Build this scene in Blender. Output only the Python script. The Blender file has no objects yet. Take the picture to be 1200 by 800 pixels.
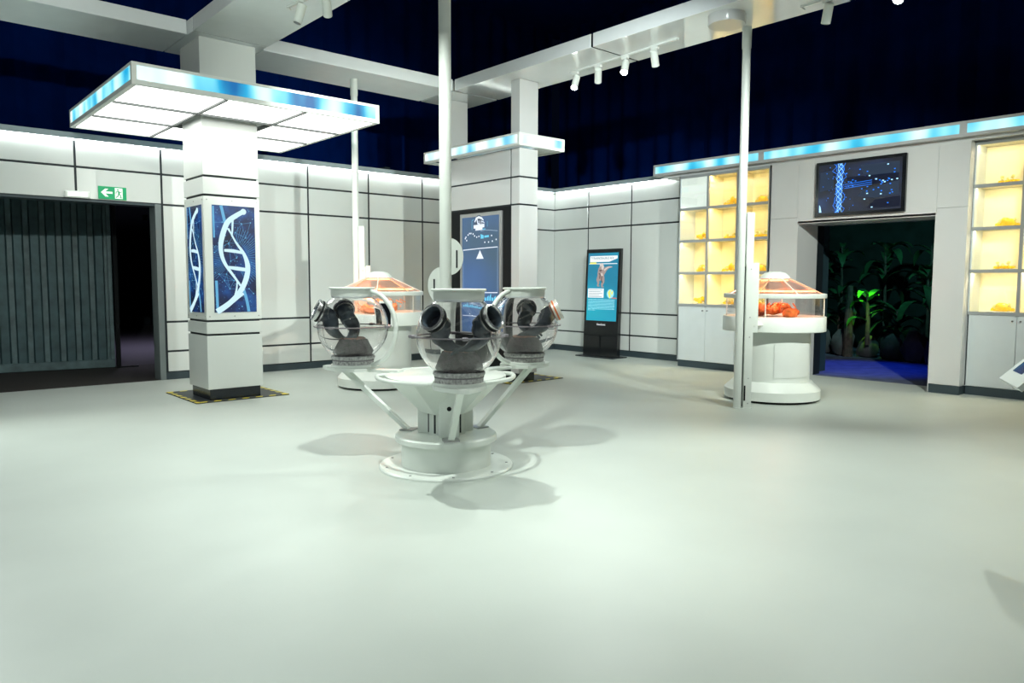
import bpy, bmesh, math, random
from mathutils import Vector, Matrix
random.seed(7)
S = bpy.context.scene
COL = S.collection
R = math.radians
PI = math.pi

# ------------------------------------------------------------------ camera
cam_d = bpy.data.cameras.new('camera'); cam = bpy.data.objects.new('camera', cam_d); COL.objects.link(cam)
right = Vector((0.7528, -0.65824, 0.00316)); down = Vector((-0.04976, -0.06169, -0.99685)); fwd = Vector((0.65637, 0.75027, -0.0792))
m = Matrix((right, -down, -fwd)).transposed().to_4x4()
m.translation = Vector((-10.948, -11.187, 1.4))
cam.matrix_world = m
cam_d.sensor_width = 36.0
cam_d.lens = 876.4 / 1200 * 36
cam_d.clip_end = 100
S.camera = cam

# ------------------------------------------------------------------ world, exposure
w = bpy.data.worlds.new('world'); S.world = w; w.use_nodes = True
w.node_tree.nodes['Background'].inputs[0].default_value = (0.002, 0.004, 0.012, 1)
w.node_tree.nodes['Background'].inputs[1].default_value = 0.3
S.view_settings.view_transform = 'Standard'
S.view_settings.look = 'None'
S.view_settings.gamma = 1.0
S.view_settings.use_curve_mapping = False
S.view_settings.exposure = 0.35

SPOT_TINT = (0.92, 1.0, 0.93)
SPOT_W = 1.0            # master multiplier for the track spotlights
LED = 17.0              # cove strips along the wall tops
DIFF = 3.0              # canopy diffusers

# ------------------------------------------------------------------ materials
MATS = {}
def srgb(r, g, b):
    f = lambda c: (c/255/12.92) if c/255 <= .04045 else ((c/255+.055)/1.055)**2.4
    return (f(r), f(g), f(b))
def new_mat(name):
    mt = bpy.data.materials.new(name); mt.use_nodes = True
    MATS[name] = mt
    return mt, mt.node_tree.nodes, mt.node_tree.links, mt.node_tree.nodes['Principled BSDF']
def mat(name, col, rough=.5, metal=0., emit=None, es=1., var=.04, scale=6., bump=0., bscale=60., spec=.5, coat=0.):
    mt, N, L, p = new_mat(name)
    p.inputs['Roughness'].default_value = rough
    p.inputs['Metallic'].default_value = metal
    p.inputs['Specular IOR Level'].default_value = spec
    p.inputs['Coat Weight'].default_value = coat
    p.inputs['Coat Roughness'].default_value = .06
    tc = N.new('ShaderNodeTexCoord')
    if var > 0:
        nz = N.new('ShaderNodeTexNoise'); nz.inputs['Scale'].default_value = scale; nz.inputs['Detail'].default_value = 4
        L.new(tc.outputs['Object'], nz.inputs['Vector'])
        rp = N.new('ShaderNodeValToRGB')
        rp.color_ramp.elements[0].position = .3; rp.color_ramp.elements[1].position = .7
        rp.color_ramp.elements[0].color = tuple(max(0, c*(1-var)) for c in col)+(1,)
        rp.color_ramp.elements[1].color = tuple(min(1, c*(1+var)) for c in col)+(1,)
        L.new(nz.outputs['Fac'], rp.inputs['Fac']); L.new(rp.outputs['Color'], p.inputs['Base Color'])
    else:
        p.inputs['Base Color'].default_value = (*col, 1)
    if bump > 0:
        b = N.new('ShaderNodeTexNoise'); b.inputs['Scale'].default_value = bscale; b.inputs['Detail'].default_value = 5
        L.new(tc.outputs['Object'], b.inputs['Vector'])
        bp = N.new('ShaderNodeBump'); bp.inputs['Strength'].default_value = bump; bp.inputs['Distance'].default_value = .02
        L.new(b.outputs['Fac'], bp.inputs['Height']); L.new(bp.outputs['Normal'], p.inputs['Normal'])
    if emit:
        p.inputs['Emission Color'].default_value = (*emit, 1); p.inputs['Emission Strength'].default_value = es
    return mt
def glow_mat(name, stops, scale=(1, 1, 1), es=1., nscale=1.5, detail=2., dist=0.):
    """back-lit printed film: noise picks a colour out of the print"""
    mt, N, L, p = new_mat(name)
    tc = N.new('ShaderNodeTexCoord'); mp = N.new('ShaderNodeMapping'); mp.inputs['Scale'].default_value = scale
    nz = N.new('ShaderNodeTexNoise'); nz.inputs['Scale'].default_value = nscale; nz.inputs['Detail'].default_value = detail
    nz.inputs['Distortion'].default_value = dist
    rp = N.new('ShaderNodeValToRGB'); cr = rp.color_ramp
    while len(cr.elements) < len(stops): cr.elements.new(.5)
    for e, (pos, c) in zip(cr.elements, stops): e.position = pos; e.color = (*c, 1)
    L.new(tc.outputs['Object'], mp.inputs['Vector']); L.new(mp.outputs['Vector'], nz.inputs['Vector'])
    L.new(nz.outputs['Fac'], rp.inputs['Fac'])
    p.inputs['Base Color'].default_value = (.03, .03, .03, 1); p.inputs['Roughness'].default_value = .25
    L.new(rp.outputs['Color'], p.inputs['Emission Color']); p.inputs['Emission Strength'].default_value = es
    return mt
def glass_mat(name, tint, gloss=.12, rough=.02, edge=.55):
    mt, N, L, p = new_mat(name); N.remove(p)
    out = N['Material Output']
    t = N.new('ShaderNodeBsdfTransparent'); t.inputs[0].default_value = (*tint, 1)
    g = N.new('ShaderNodeBsdfGlossy'); g.inputs['Roughness'].default_value = rough; g.inputs['Color'].default_value = (.95, .97, .97, 1)
    lw = N.new('ShaderNodeLayerWeight'); lw.inputs['Blend'].default_value = .35
    ml = N.new('ShaderNodeMapRange'); ml.inputs['To Min'].default_value = gloss*.35; ml.inputs['To Max'].default_value = edge
    pw = N.new('ShaderNodeMath'); pw.operation = 'POWER'; pw.inputs[1].default_value = 2.2
    L.new(lw.outputs['Facing'], pw.inputs[0]); L.new(pw.outputs[0], ml.inputs['Value'])
    mx = N.new('ShaderNodeMixShader')
    L.new(ml.outputs['Result'], mx.inputs['Fac']); L.new(t.outputs[0], mx.inputs[1]); L.new(g.outputs[0], mx.inputs[2])
    L.new(mx.outputs[0], out.inputs['Surface'])
    return mt

WHITE = srgb(226, 231, 224)
mat('panel', (.69, .72, .69), .24, var=.02, scale=1.2, coat=.12)
mat('panel_grey', (.60, .61, .60), .22, var=.02, scale=1.2, coat=.2)
mat('gap', (.006, .012, .016), .6)
mat('plinth_dark', (.035, .055, .065), .45)
mat('plinth_black', (.006, .010, .016), .22, coat=.3)
mat('ledge', (.42, .50, .53), .4)
mat('led', (1, 1, 1), .5, emit=(.95, 1.0, .97), es=LED, var=0)
mat('white', (.74, .77, .73), .3, var=.02)
mat('gloss_white', (.88, .92, .92), .08, var=.015, coat=1.)
MATS['gloss_white'].node_tree.nodes['Principled BSDF'].inputs['IOR'].default_value = 1.7
mat('beam_white', (.88, .92, .92), .5, var=.015, spec=.25)
mat('powder_white', (.74, .78, .73), .32, var=.02)
mat('frame_grey', (.46, .47, .47), .35)
mat('bar_grey', (.10, .11, .11), .5)
mat('jamb_grey', (.17, .20, .20), .5)
mat('silver', (.42, .42, .42), .3, metal=.7)
mat('steel', (.5, .5, .5), .25, metal=.9)
mat('floor_mat', (.50, .54, .50), .42, var=.05, scale=.9, bump=.03, bscale=90)
mat('black', (.006, .008, .009), .6, spec=.2)
mat('rubber', (.050, .066, .082), .26, var=.3, scale=20, bump=.15, bscale=40)
mat('bezel', (.004, .005, .007), .15, coat=.4)
mat('drape', (.0007, .011, .085), 1., var=.2, scale=1.5, spec=0.)
mat('dark_ceiling', (.0006, .010, .075), 1., spec=0.)
mat('hazard_black', (.03, .035, .04), .5)
mat('hazard_yellow', (.75, .62, .06), .5)
mat('gate_steel', (.045, .095, .106), .5, metal=.15, var=.35, scale=4, bump=.15, bscale=18)
mat('gate_rail', (.09, .15, .16), .5, var=.3)
mat('threshold', (.030, .026, .024), .8, var=.3, scale=30)
mat('carpet', (.105, .10, .125), .95, var=.25, scale=60)
mat('corridor', (.010, .020, .028), .8)
mat('cabinet', (.60, .65, .66), .3, var=.02)
mat('cubby', (.90, .84, .62), .5, var=.05, scale=2)
mat('cubby_white', (.86, .88, .84), .25, var=.02, emit=(.92, 1, .94), es=.30)
mat('shelf_edge', (.30, .32, .32), .4)
mat('cubby_led', (1, .9, .6), .5, emit=(1.0, .74, .30), es=85, var=0)
mat('cubby_led_pale', (1, .9, .6), .5, emit=(1.0, .86, .56), es=90, var=0)
mat('amber', (.95, .50, .02), .18, emit=(1.0, .55, .03), es=.35, var=.35, scale=14, coat=.4)  # emission stands in for shelf light passing through the amber
mat('amber_pale', (.98, .80, .30), .25, var=.25, scale=18)
mat('acrylic', (.75, .74, .66), .2)
mat('nest_orange', (.80, .17, .035), .55, var=.45, scale=18, bump=.4, bscale=30)
mat('nest_peach', (.90, .42, .24), .55, var=.3, scale=10, bump=.3)
mat('heat_tube', (1, .45, .25), .4, emit=(1.0, .36, .16), es=5.0, var=0)
mat('soil', (.060, .045, .050), .95, var=.5, scale=40, bump=.8, bscale=60)
mat('soil_rim', (.24, .12, .09), .9, var=.4, scale=30, bump=.5)
mat('grit', (.42, .42, .41), .8, var=.45, scale=55, bump=.4, bscale=70)
mat('smoke_ring', (.26, .24, .26), .25, metal=.2)
mat('orange_clamp', (.62, .14, .03), .35)
mat('leaf', (.012, .050, .022), .45, var=.5, scale=6)
mat('leaf_bright', (.06, .42, .03), .4, var=.4, scale=8)
mat('trunk', (.045, .035, .03), .9, var=.5, scale=12, bump=.5)
mat('rock', (.05, .055, .06), .85, var=.4, scale=5, bump=.6, bscale=8)
mat('jungle_floor', (.10, .12, .20), .6, var=.3, scale=5)
mat('jungle_wall', (.006, .012, .014), .9, var=.6, scale=3)
mat('reveal_teal', (.02, .05, .06), .6)
mat('lens_on', (1, 1, 1), .3, emit=(1, 1, .96), es=60, var=0)
mat('lens_off', (.25, .26, .26), .2)
mat('diffuser', (1, 1, 1), .5, emit=(.97, 1.0, .95), es=DIFF, var=0)
mat('sign_green', srgb(0, 150, 95), .4, var=0, emit=srgb(0, 150, 95), es=.25)
mat('sign_white', (.85, .88, .84), .4, var=0, emit=(.9, 1, .92), es=.25)
mat('bone', (.55, .50, .42), .8, var=.3, scale=20)
for nm, c, e in (('dna_white', (.62, .86, .97), .80), ('dna_cyan', (.16, .52, .85), .62), ('dna_line', (.08, .34, .68), .5),
                 ('ui_white', (.80, .88, 1.0), .85), ('ui_cyan', (.12, .55, .80), .9), ('ui_pale', (.45, .60, .75), .7),
                 ('poster_white', (.80, .86, .88), .95), ('poster_text', (.03, .20, .28), .5), ('poster_pale', (.30, .75, .85), .9),
                 ('poster_yellow', (.80, .78, .15), .9), ('poster_green', (.15, .55, .25), .9), ('dino', (.34, .27, .25), .9),
                 ('dino_dark', (.10, .07, .07), .9), ('dino_light', (.62, .56, .52), .9), ('bolt', (.015, .22, 1.0), 1.0), ('bolt_core', (.40, .75, 1.0), 1.3),
                 ('tv_shape', (.022, .038, .070), .8), ('tv_dark', (.004, .008, .03), .6), ('logo_dark', (.05, .09, .16), .5), ('poster_red', (.8, .15, .08), .8)):
    mat(nm, tuple(k*.05 for k in c), .4, var=0, emit=c, es=e)
BLUE = [(.30, srgb(10, 150, 205)), (.40, srgb(60, 195, 230)), (.50, srgb(140, 228, 245)), (.60, srgb(205, 246, 250)), (.75, srgb(240, 254, 254))]
glow_mat('blue_film', BLUE, (1, 1, .25), .92, 2.6, 1.0)
glow_mat('blue_film_deep', [(.32, srgb(0, 100, 165)), (.42, srgb(30, 165, 212)), (.50, srgb(120, 218, 240)), (.58, srgb(200, 246, 250)), (.72, srgb(245, 255, 255))], (1, 1, .25), .95, 2.6, 1.5)
glow_mat('blue_film_pale', [(.30, srgb(70, 175, 215)), (.42, srgb(160, 225, 242)), (.52, srgb(225, 248, 252)), (.66, srgb(255, 255, 255))], (1, 1, .25), .98, 3.4, 1.0)
glow_mat('dna_back', [(.30, srgb(0, 8, 36)), (.50, srgb(0, 32, 88)), (.66, srgb(6, 76, 150)), (.85, srgb(50, 140, 205))], (1, 1, 1), .7, 4.5, 3.0)
glow_mat('screen_blue', [(.30, srgb(52, 84, 110)), (.5, srgb(50, 90, 140)), (.7, srgb(58, 104, 165))], (1, 1, .6), .85, 1.2, 1.0)
glow_mat('poster_blue', [(.3, srgb(0, 130, 165)), (.5, srgb(0, 158, 188)), (.7, srgb(0, 178, 198))], (.6, .6, 1), .78, .9, 0)
glow_mat('tv_back', [(.35, srgb(0, 4, 22)), (.5, srgb(2, 18, 50)), (.62, srgb(10, 40, 84)), (.8, srgb(24, 60, 104))], (1, 1, 2.2), .75, 1.6, 3.0, .4)
glow_mat('kiosk_screen', [(.35, srgb(2, 14, 40)), (.55, srgb(6, 40, 90)), (.7, srgb(20, 90, 110))], (1, 1, 1), .8, 6, 2)
def solid_glass(name, col):
    mt, N, L, p = new_mat(name)
    p.inputs['Base Color'].default_value = (*col, 1); p.inputs['Roughness'].default_value = 0.; p.inputs['Transmission Weight'].default_value = 1.; p.inputs['IOR'].default_value = 1.45
    return mt
solid_glass('globe_glass', (.97, .955, .96))
glass_mat('case_glass', (.95, .93, .92), gloss=.2, edge=.5)
glass_mat('roof_glass', (.98, .78, .70), gloss=.5, edge=.5, rough=.4)
glass_mat('cabinet_glass', (.97, .98, .97), gloss=.16, edge=.5)

# ------------------------------------------------------------------ mesh helpers
STUFF = {'glass_joints', 'bright_core', 'grey_shapes', 'dark_shapes', 'lightning', 'white_graphics', 'cyan_graphics', 'pale_graphics', 'line_print', 'dot_print', 'body_text', 'table_lines', 'white_fields', 'land_print', 'screw_caps', 'floor_bolts', 'screws', 'twigs', 'pale_crust', 'flange_clips', 'access_seams', 'badge_skeleton', 'helix_print', 'dinosaur_print', 'pale_hide_print', 'dark_hide_print', 'running_figure'}
def org(o):
    v = Vector((0, 0, 0))
    while o is not None: v = v + o.location; o = o.parent
    return v
class MB:
    def __init__(s): s.bm = bmesh.new()
    def _v(s, pts): return [s.bm.verts.new(Vector(p)) for p in pts]
    def box(s, x0, x1, y0, y1, z0, z1, bev=0.):
        x0, x1 = sorted((x0, x1)); y0, y1 = sorted((y0, y1)); z0, z1 = sorted((z0, z1))
        v = s._v([(x0, y0, z0), (x1, y0, z0), (x1, y1, z0), (x0, y1, z0), (x0, y0, z1), (x1, y0, z1), (x1, y1, z1), (x0, y1, z1)])
        fs = [s.bm.faces.new([v[i] for i in q]) for q in ((0, 3, 2, 1), (4, 5, 6, 7), (0, 1, 5, 4), (1, 2, 6, 5), (2, 3, 7, 6), (3, 0, 4, 7))]
        if bev > 0:
            es = list({e for f in fs for e in f.edges})
            bmesh.ops.bevel(s.bm, geom=es, offset=bev, segments=1, affect='EDGES', profile=.5)
        return s
    def prism(s, pts, d):
        """planar polygon pts (3D) extruded along vector d"""
        d = Vector(d); a = s._v(pts); b = s._v([Vector(p)+d for p in pts]); n = len(pts)
        nrm = sum(((Vector(pts[i])-Vector(pts[0])).cross(Vector(pts[(i+1) % n])-Vector(pts[0])) for i in range(1, n-1)), Vector())
        if nrm.dot(d) > 0: a2, b2 = a[::-1], b
        else: a2, b2 = a, b[::-1]
        s.bm.faces.new(a2); s.bm.faces.new(b2)
        for i in range(n):
            j = (i+1) % n
            q = [a[i], a[j], b[j], b[i]]
            s.bm.faces.new(q if nrm.dot(d) > 0 else q[::-1])
        return s
    def poly(s, pts): s.bm.faces.new(s._v(pts)); return s
    def lathe(s, prof, seg=40, c=(0, 0, 0), a0=0., a1=2*PI, close=True, M=None):
        full = abs(a1-a0-2*PI) < 1e-6; n = seg if full else seg+1
        rings = []
        for r, z in prof:
            if r < 1e-6:
                p = Vector((c[0], c[1], c[2]+z)); rings.append([s.bm.verts.new(M @ p if M else p)])
            else:
                ring = []
                for i in range(n):
                    a = a0+(a1-a0)*i/seg
                    p = Vector((c[0]+r*math.cos(a), c[1]+r*math.sin(a), c[2]+z)); ring.append(s.bm.verts.new(M @ p if M else p))
                rings.append(ring)
        for A, B in zip(rings, rings[1:]):
            k = n if full else n-1
            for i in range(k):
                j = (i+1) % n
                if len(A) == 1 and len(B) == 1: continue
                if len(A) == 1: s.bm.faces.new([A[0], B[j], B[i]])
                elif len(B) == 1: s.bm.faces.new([A[i], A[j], B[0]])
                else: s.bm.faces.new([A[i], A[j], B[j], B[i]])
        return s
    def cyl(s, p0, p1, r, seg=16, r2=None, cap=True):
        p0 = Vector(p0); p1 = Vector(p1); d = p1-p0; r2 = r if r2 is None else r2
        q = d.to_track_quat('Z', 'Y').to_matrix()
        A = []; B = []
        for i in range(seg):
            a = 2*PI*i/seg; o = q @ Vector((math.cos(a), math.sin(a), 0))
            A.append(s.bm.verts.new(p0+o*r)); B.append(s.bm.verts.new(p1+o*r2))
        for i in range(seg):
            j = (i+1) % seg; s.bm.faces.new([A[i], A[j], B[j], B[i]])
        if cap: s.bm.faces.new(A[::-1]); s.bm.faces.new(B)
        return s
    def tube(s, pts, r, seg=10, closed=False):
        P = [Vector(p) for p in pts]; n = len(P); rings = []
        up = None
        for i in range(n):
            a = P[(i-1) % n] if (closed or i > 0) else P[i]; b = P[(i+1) % n] if (closed or i < n-1) else P[i]
            t = (b-a).normalized()
            if up is None:
                up = Vector((0, 0, 1)) if abs(t.z) < .9 else Vector((1, 0, 0))
            x = t.cross(up)
            if x.length < 1e-4: x = t.cross(Vector((1, 0, 0)))
            x.normalize(); up = x.cross(t).normalized()
            rings.append([s.bm.verts.new(P[i]+(x*math.cos(2*PI*k/seg)+up*math.sin(2*PI*k/seg))*(r[i] if isinstance(r, (list, tuple)) else r)) for k in range(seg)])
        m_ = n if closed else n-1
        for i in range(m_):
            A = rings[i]; B = rings[(i+1) % n]
            for k in range(seg): s.bm.faces.new([A[k], B[k], B[(k+1) % seg], A[(k+1) % seg]][::-1])
        if not closed: s.bm.faces.new(rings[0]); s.bm.faces.new(rings[-1][::-1])
        return s
    def blob(s, c, rx, ry, rz, sub=2, jit=.15, zmin=None):
        r = bmesh.ops.create_icosphere(s.bm, subdivisions=sub, radius=1.)
        for v in r['verts']:
            k = 1+random.uniform(-jit, jit)
            v.co = Vector((c[0]+v.co.x*rx*k, c[1]+v.co.y*ry*k, c[2]+v.co.z*rz*k))
            if zmin is not None and v.co.z < zmin: v.co.z = zmin
        return s
    def xf(s, M): bmesh.ops.transform(s.bm, matrix=M, verts=s.bm.verts); return s
    def build(s, name, m_, parent=None, world=True, smooth=False, kind=None, fix=True):
        if fix: bmesh.ops.recalc_face_normals(s.bm, faces=s.bm.faces)
        if world and parent is not None:
            o_ = org(parent); bmesh.ops.translate(s.bm, verts=s.bm.verts, vec=-o_)
        me = bpy.data.meshes.new(name); s.bm.to_mesh(me); s.bm.free()
        me.materials.append(MATS[m_])
        if smooth:
            for p in me.polygons: p.use_smooth = True
            me.set_sharp_from_angle(angle=R(38))
        o = bpy.data.objects.new(name, me); COL.objects.link(o)
        if parent is not None: o.parent = parent
        if kind: o['kind'] = kind
        elif name in STUFF: o['kind'] = 'stuff'
        return o
def bx(name, m_, parent, x0, x1, y0, y1, z0, z1, bev=0., world=True, **k):
    return MB().box(x0, x1, y0, y1, z0, z1, bev).build(name, m_, parent, world, **k)
def thing(name, label, cat, loc=(0, 0, 0), rz=0., group=None):
    o = bpy.data.objects.new(name, None); COL.objects.link(o); o.empty_display_size = .1
    o.location = loc; o.rotation_euler = (0, 0, rz)
    o['label'] = label; o['category'] = cat
    if group: o['group'] = group
    return o
def tag(o, label, cat, group=None):
    o['label'] = label; o['category'] = cat
    if group: o['group'] = group
    return o
def struct(o): o['kind'] = 'structure'; return o
def copy_tree(o, parent=None):
    c = o.copy(); COL.objects.link(c); c.parent = parent
    for ch in list(o.children): copy_tree(ch, c)
    return c
def text_mesh(name, s_, size, m_, parent, M, align='LEFT', world=True, sx=1.):
    cu = bpy.data.curves.new(name, 'FONT'); cu.body = s_; cu.size = size; cu.align_x = align; cu.extrude = .0006
    t = bpy.data.objects.new(name, cu); COL.objects.link(t)
    bpy.context.view_layer.update()
    me = bpy.data.meshes.new_from_object(t.evaluated_get(bpy.context.evaluated_depsgraph_get()))
    bpy.data.objects.remove(t); bpy.data.curves.remove(cu)
    me.materials.clear(); me.materials.append(MATS[m_])
    if world and parent is not None: M = Matrix.Translation(-org(parent)) @ M
    me.transform(M @ Matrix.Diagonal((sx, 1, 1, 1)))
    o = bpy.data.objects.new(name, me); COL.objects.link(o); o.parent = parent
    return o
class Face:
    """flat print: 2-D shapes on a plane (origin o, unit u right, v up, n out), in units of width/height"""
    def __init__(s, o, u, v, W, H, lift=.002):
        s.o = Vector(o); s.u = Vector(u); s.v = Vector(v); s.n = s.u.cross(s.v); s.W = W; s.H = H; s.lift = lift
    def p(s, a, b, k=0.): return s.o+s.u*(a*s.W)+s.v*(b*s.H)+s.n*(s.lift+k)
    def M(s, a, b):
        m_ = Matrix((s.u, s.v, s.n)).transposed().to_4x4(); m_.translation = s.p(a, b, .004); return m_
    def poly(s, mb, pts, k=0.): mb.prism([s.p(a, b, k) for a, b in pts], s.n*.0008); return mb
    def line(s, mb, pts, w, k=0.):
        P = [Vector((a*s.W, b*s.H)) for a, b in pts]; n = len(P)
        ws = w if isinstance(w, (list, tuple)) else [w]*n
        L = []; Rr = []
        for i in range(n):
            t = (P[min(i+1, n-1)]-P[max(i-1, 0)]); t.normalize(); q = Vector((-t.y, t.x))*ws[i]*.5
            L.append(P[i]+q); Rr.append(P[i]-q)
        f3 = lambda q: s.o+s.u*q.x+s.v*q.y+s.n*(s.lift+k)
        for i in range(n-1): mb.poly([f3(Rr[i]), f3(Rr[i+1]), f3(L[i+1]), f3(L[i])])
        return mb
    def dot(s, mb, a, b, r, k=0., seg=8):
        c = s.p(a, b, k); mb.poly([c+s.u*r*math.cos(2*PI*i/seg)+s.v*r*math.sin(2*PI*i/seg) for i in range(seg)]); return mb
def smooth_pts(pts, n=6):
    out = []; P = [Vector(p) for p in pts]
    for i in range(len(P)-1):
        a = P[max(i-1, 0)]; b = P[i]; c = P[i+1]; d = P[min(i+2, len(P)-1)]
        for k in range(n):
            t = k/n
            out.append(.5*((2*b)+(c-a)*t+(2*a-5*b+4*c-d)*t*t+(3*b-a-3*c+d)*t*t*t))
    out.append(P[-1]); return out

# ------------------------------------------------------------------ floor, dark surroundings
struct(bx('floor', 'floor_mat', None, -17, 0, -17, 0, -.12, 0))
struct(bx('ceiling', 'dark_ceiling', None, -17, 1.6, -17, 1.6, 7.0, 7.1))
def drape(name, p0, p1, z0, z1, label):
    p0 = Vector(p0); p1 = Vector(p1); d = p1-p0; n = int(d.length/.07); t = d.normalized(); nn = Vector((-t.y, t.x))
    mb = MB(); pr = None
    for i in range(n+1):
        q = p0+d*(i/n)+nn*(.05*math.sin(i*1.05)+.03*math.sin(i*.37)); a = mb.bm.verts.new((q.x, q.y, z0)); b = mb.bm.verts.new((q.x, q.y, z1))
        if pr: mb.bm.faces.new([pr[0], a, b, pr[1]])
        pr = (a, b)
    o = mb.build(name, 'drape', None, smooth=True); tag(o, label, 'curtain'); return o
drape('black_curtain', (-17, 1.3), (1.2, 1.3), 2.95, 7, 'black stage curtain hanging above the long wall with the gate')
drape('black_curtain', (1.3, 1.2), (1.3, -17), 2.95, 7, 'black stage curtain hanging above the wall of amber shelves')

# ------------------------------------------------------------------ wall_back (y = 0), panels, ledge
G = .014
ROWS = [(.10, .402), (.402, .821), (.821, 2.463), (2.463, 2.88), (2.88, 3.215)]
XS = [-12.0, -10.92, -9.824, -8.727, -7.671, -6.573, -5.475, -4.379, -3.29, -2.19, -1.095, 0.0]
wb = MB(); wb.box(-7.69, .25, .005, .25, 0, 3.22); wb.box(-17, -7.69, .005, .25, 2.463, 3.22)
wall_back = struct(wb.build('wall_back', 'gap', None))
def wpanel(parent, x0, x1, y0, y1, z0, z1, m_='panel'): return bx('panel', m_, parent, x0, x1, y0, y1, z0, z1, .003)
for i in range(len(XS)-1):
    for (z0, z1) in ROWS:
        if XS[i+1] <= -7.6 and z1 < 2.5: continue
        wpanel(wall_back, XS[i]+G, XS[i+1]-(G if i < len(XS)-2 else 0), 0, .03, z0+G, z1-(G if z1 < 3.2 else 0))
bx('skirting', 'plinth_dark', wall_back, -7.69, 0, -.012, .03, 0, .10)
lg = bx('top_ledge', 'ledge', wall_back, -17, 0, -.10, .25, 3.225, 3.30, .004)
bx('led_strip', 'led', wall_back, -17, -.1, -.06, -.04, 3.214, 3.224)

# wall_right (x = 0)
wb = MB(); wb.box(.005, .25, -5.64, 0, 0, 3.22); wb.box(.005, .25, -17, -7.51, 0, 3.22); wb.box(.005, .25, -7.51, -5.64, 2.262, 3.22)
wall_right = struct(wb.build('wall_right', 'gap', None))
YS = [0, -.951, -2.041, -3.139, -3.55]
for i in range(len(YS)-1):
    for (z0, z1) in ROWS:
        wpanel(wall_right, 0, .03, YS[i]-(G if i else 0), YS[i+1]+G, z0+G, z1-(G if z1 < 3.2 else 0))
bx('skirting', 'plinth_dark', wall_right, -.012, .03, -3.55, -.03, 0, .10)
bx('top_ledge', 'ledge', wall_right, -.10, .25, -3.055, -.10, 3.225, 3.30, .004)
bx('led_strip', 'led', wall_right, -.06, -.04, -3.05, -.1, 3.214, 3.224)

# doorway in wall_back: frame, threshold, corridor, gate
door1 = bx('door_1', 'jamb_grey', None, -7.77, -7.69, -.01, .26, 0, 2.463, .004); struct(door1)
bx('door_head', 'plinth_dark', door1, -17, -7.77, -.006, .26, 2.435, 2.463)
bx('edge_strip', 'gap', door1, -7.69, -7.662, -.004, .02, .10, 2.46)
struct(bx('floor_corridor', 'carpet', None, -17, 1.2, 2.3, 14.6, -.12, -.001))
struct(bx('floor_threshold', 'threshold', None, -17, -5.2, 0, 2.3, -.12, 0))
wc = MB(); wc.box(-17, -1.0, 14.5, 14.6, 0, 3.4); wc.box(-3.9, -3.8, .25, 14.5, 0, 3.4)
struct(wc.build('wall_corridor', 'corridor', None))
struct(bx('ceiling_corridor', 'corridor', None, -17, -3.8, .26, 14.6, 2.75, 2.85))
g = thing('sliding_gate', 'teal corrugated steel gate standing in the wide doorway under the exit sign', 'gate', (-9.5, 2.3, 0))
ang = math.atan2(2.111-2.34, -7.843+9.38); g.location = (-7.843, 2.14, .005); g.rotation_euler = (0, 0, ang)
bx('sheet', 'gate_rail', g, -7.0, 0, .05, .08, .02, 2.74, world=False)
bx('bottom_rail', 'gate_rail', g, -7.0, 0, -.03, .05, .0, .13, .008, world=False)
bx('end_post', 'gate_rail', g, -.06, .0, -.02, .05, .13, 2.74, .006, world=False)
slat = None
for i in range(24):
    x = -.10-.215*i
    if slat is None:
        mb = MB(); mb.prism([(0, .05, .13), (-.022, .0, .13), (-.125, .0, .13), (-.147, .05, .13)], (0, 0, 2.6)); slat = mb.build('slat', 'gate_steel', g, world=False); slat.location = (x, 0, 0)
    else:
        c = slat.copy(); COL.objects.link(c); c.parent = g; c.location = (x, 0, 0)
stn = thing('gate_stand', 'thin black upright stand with a flat foot beside the teal gate', 'stand', (-7.80, 2.11, 0))
bx('post', 'black', stn, -.03, .03, -.03, .03, .02, 2.6, world=False)
bx('foot', 'black', stn, -.05, .28, -.08, .08, 0, .02, world=False)

# exit sign + emergency lamp
ex = thing('exit_sign', 'green emergency exit sign with white arrow and running man above the gate doorway', 'sign', (-8.30, -.012, 2.482))
bx('sign_board', 'sign_green', ex, -8.470, -8.128, -.014, 0, 2.487, 2.655, .002)
F = Face((-8.470, -.014, 2.487), (1, 0, 0), (0, 0, 1), .342, .168, .001)
mb = MB(); F.poly(mb, [(.09, .52), (.24, .82), (.36, .82), (.25, .60), (.50, .60), (.50, .44), (.25, .44), (.36, .20), (.24, .20)]); mb.build('arrow', 'sign_white', ex)
mb = MB(); F.poly(mb, [(.585, .08), (.86, .08), (.86, .92), (.585, .92)]); mb.build('white_field', 'sign_white', ex)
mb = MB(); F.dot(mb, .69, .78, .011, .0012)
F.line(mb, [(.70, .68), (.735, .55), (.72, .42)], .020, .0012); F.line(mb, [(.70, .66), (.635, .62), (.62, .48)], .009, .0012)
F.line(mb, [(.72, .65), (.79, .58), (.83, .66)], .009, .0012); F.line(mb, [(.72, .44), (.79, .34), (.77, .16)], .011, .0012); F.line(mb, [(.715, .42), (.68, .26), (.61, .16)], .011, .0012)
F.line(mb, [(.77, .16), (.84, .17)], .010, .0012)
mb.build('running_figure', 'sign_green', ex, fix=False)
em = thing('emergency_lamp', 'small white emergency lamp box mounted above the teal gate', 'lamp', (-8.72, -.03, 2.47))
bx('housing', 'white', em, -8.87, -8.57, -.05, -.002, 2.475, 2.565, .012)
bx('lens', 'sign_white', em, -8.84, -8.60, -.054, -.048, 2.49, 2.55, .004)

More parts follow.
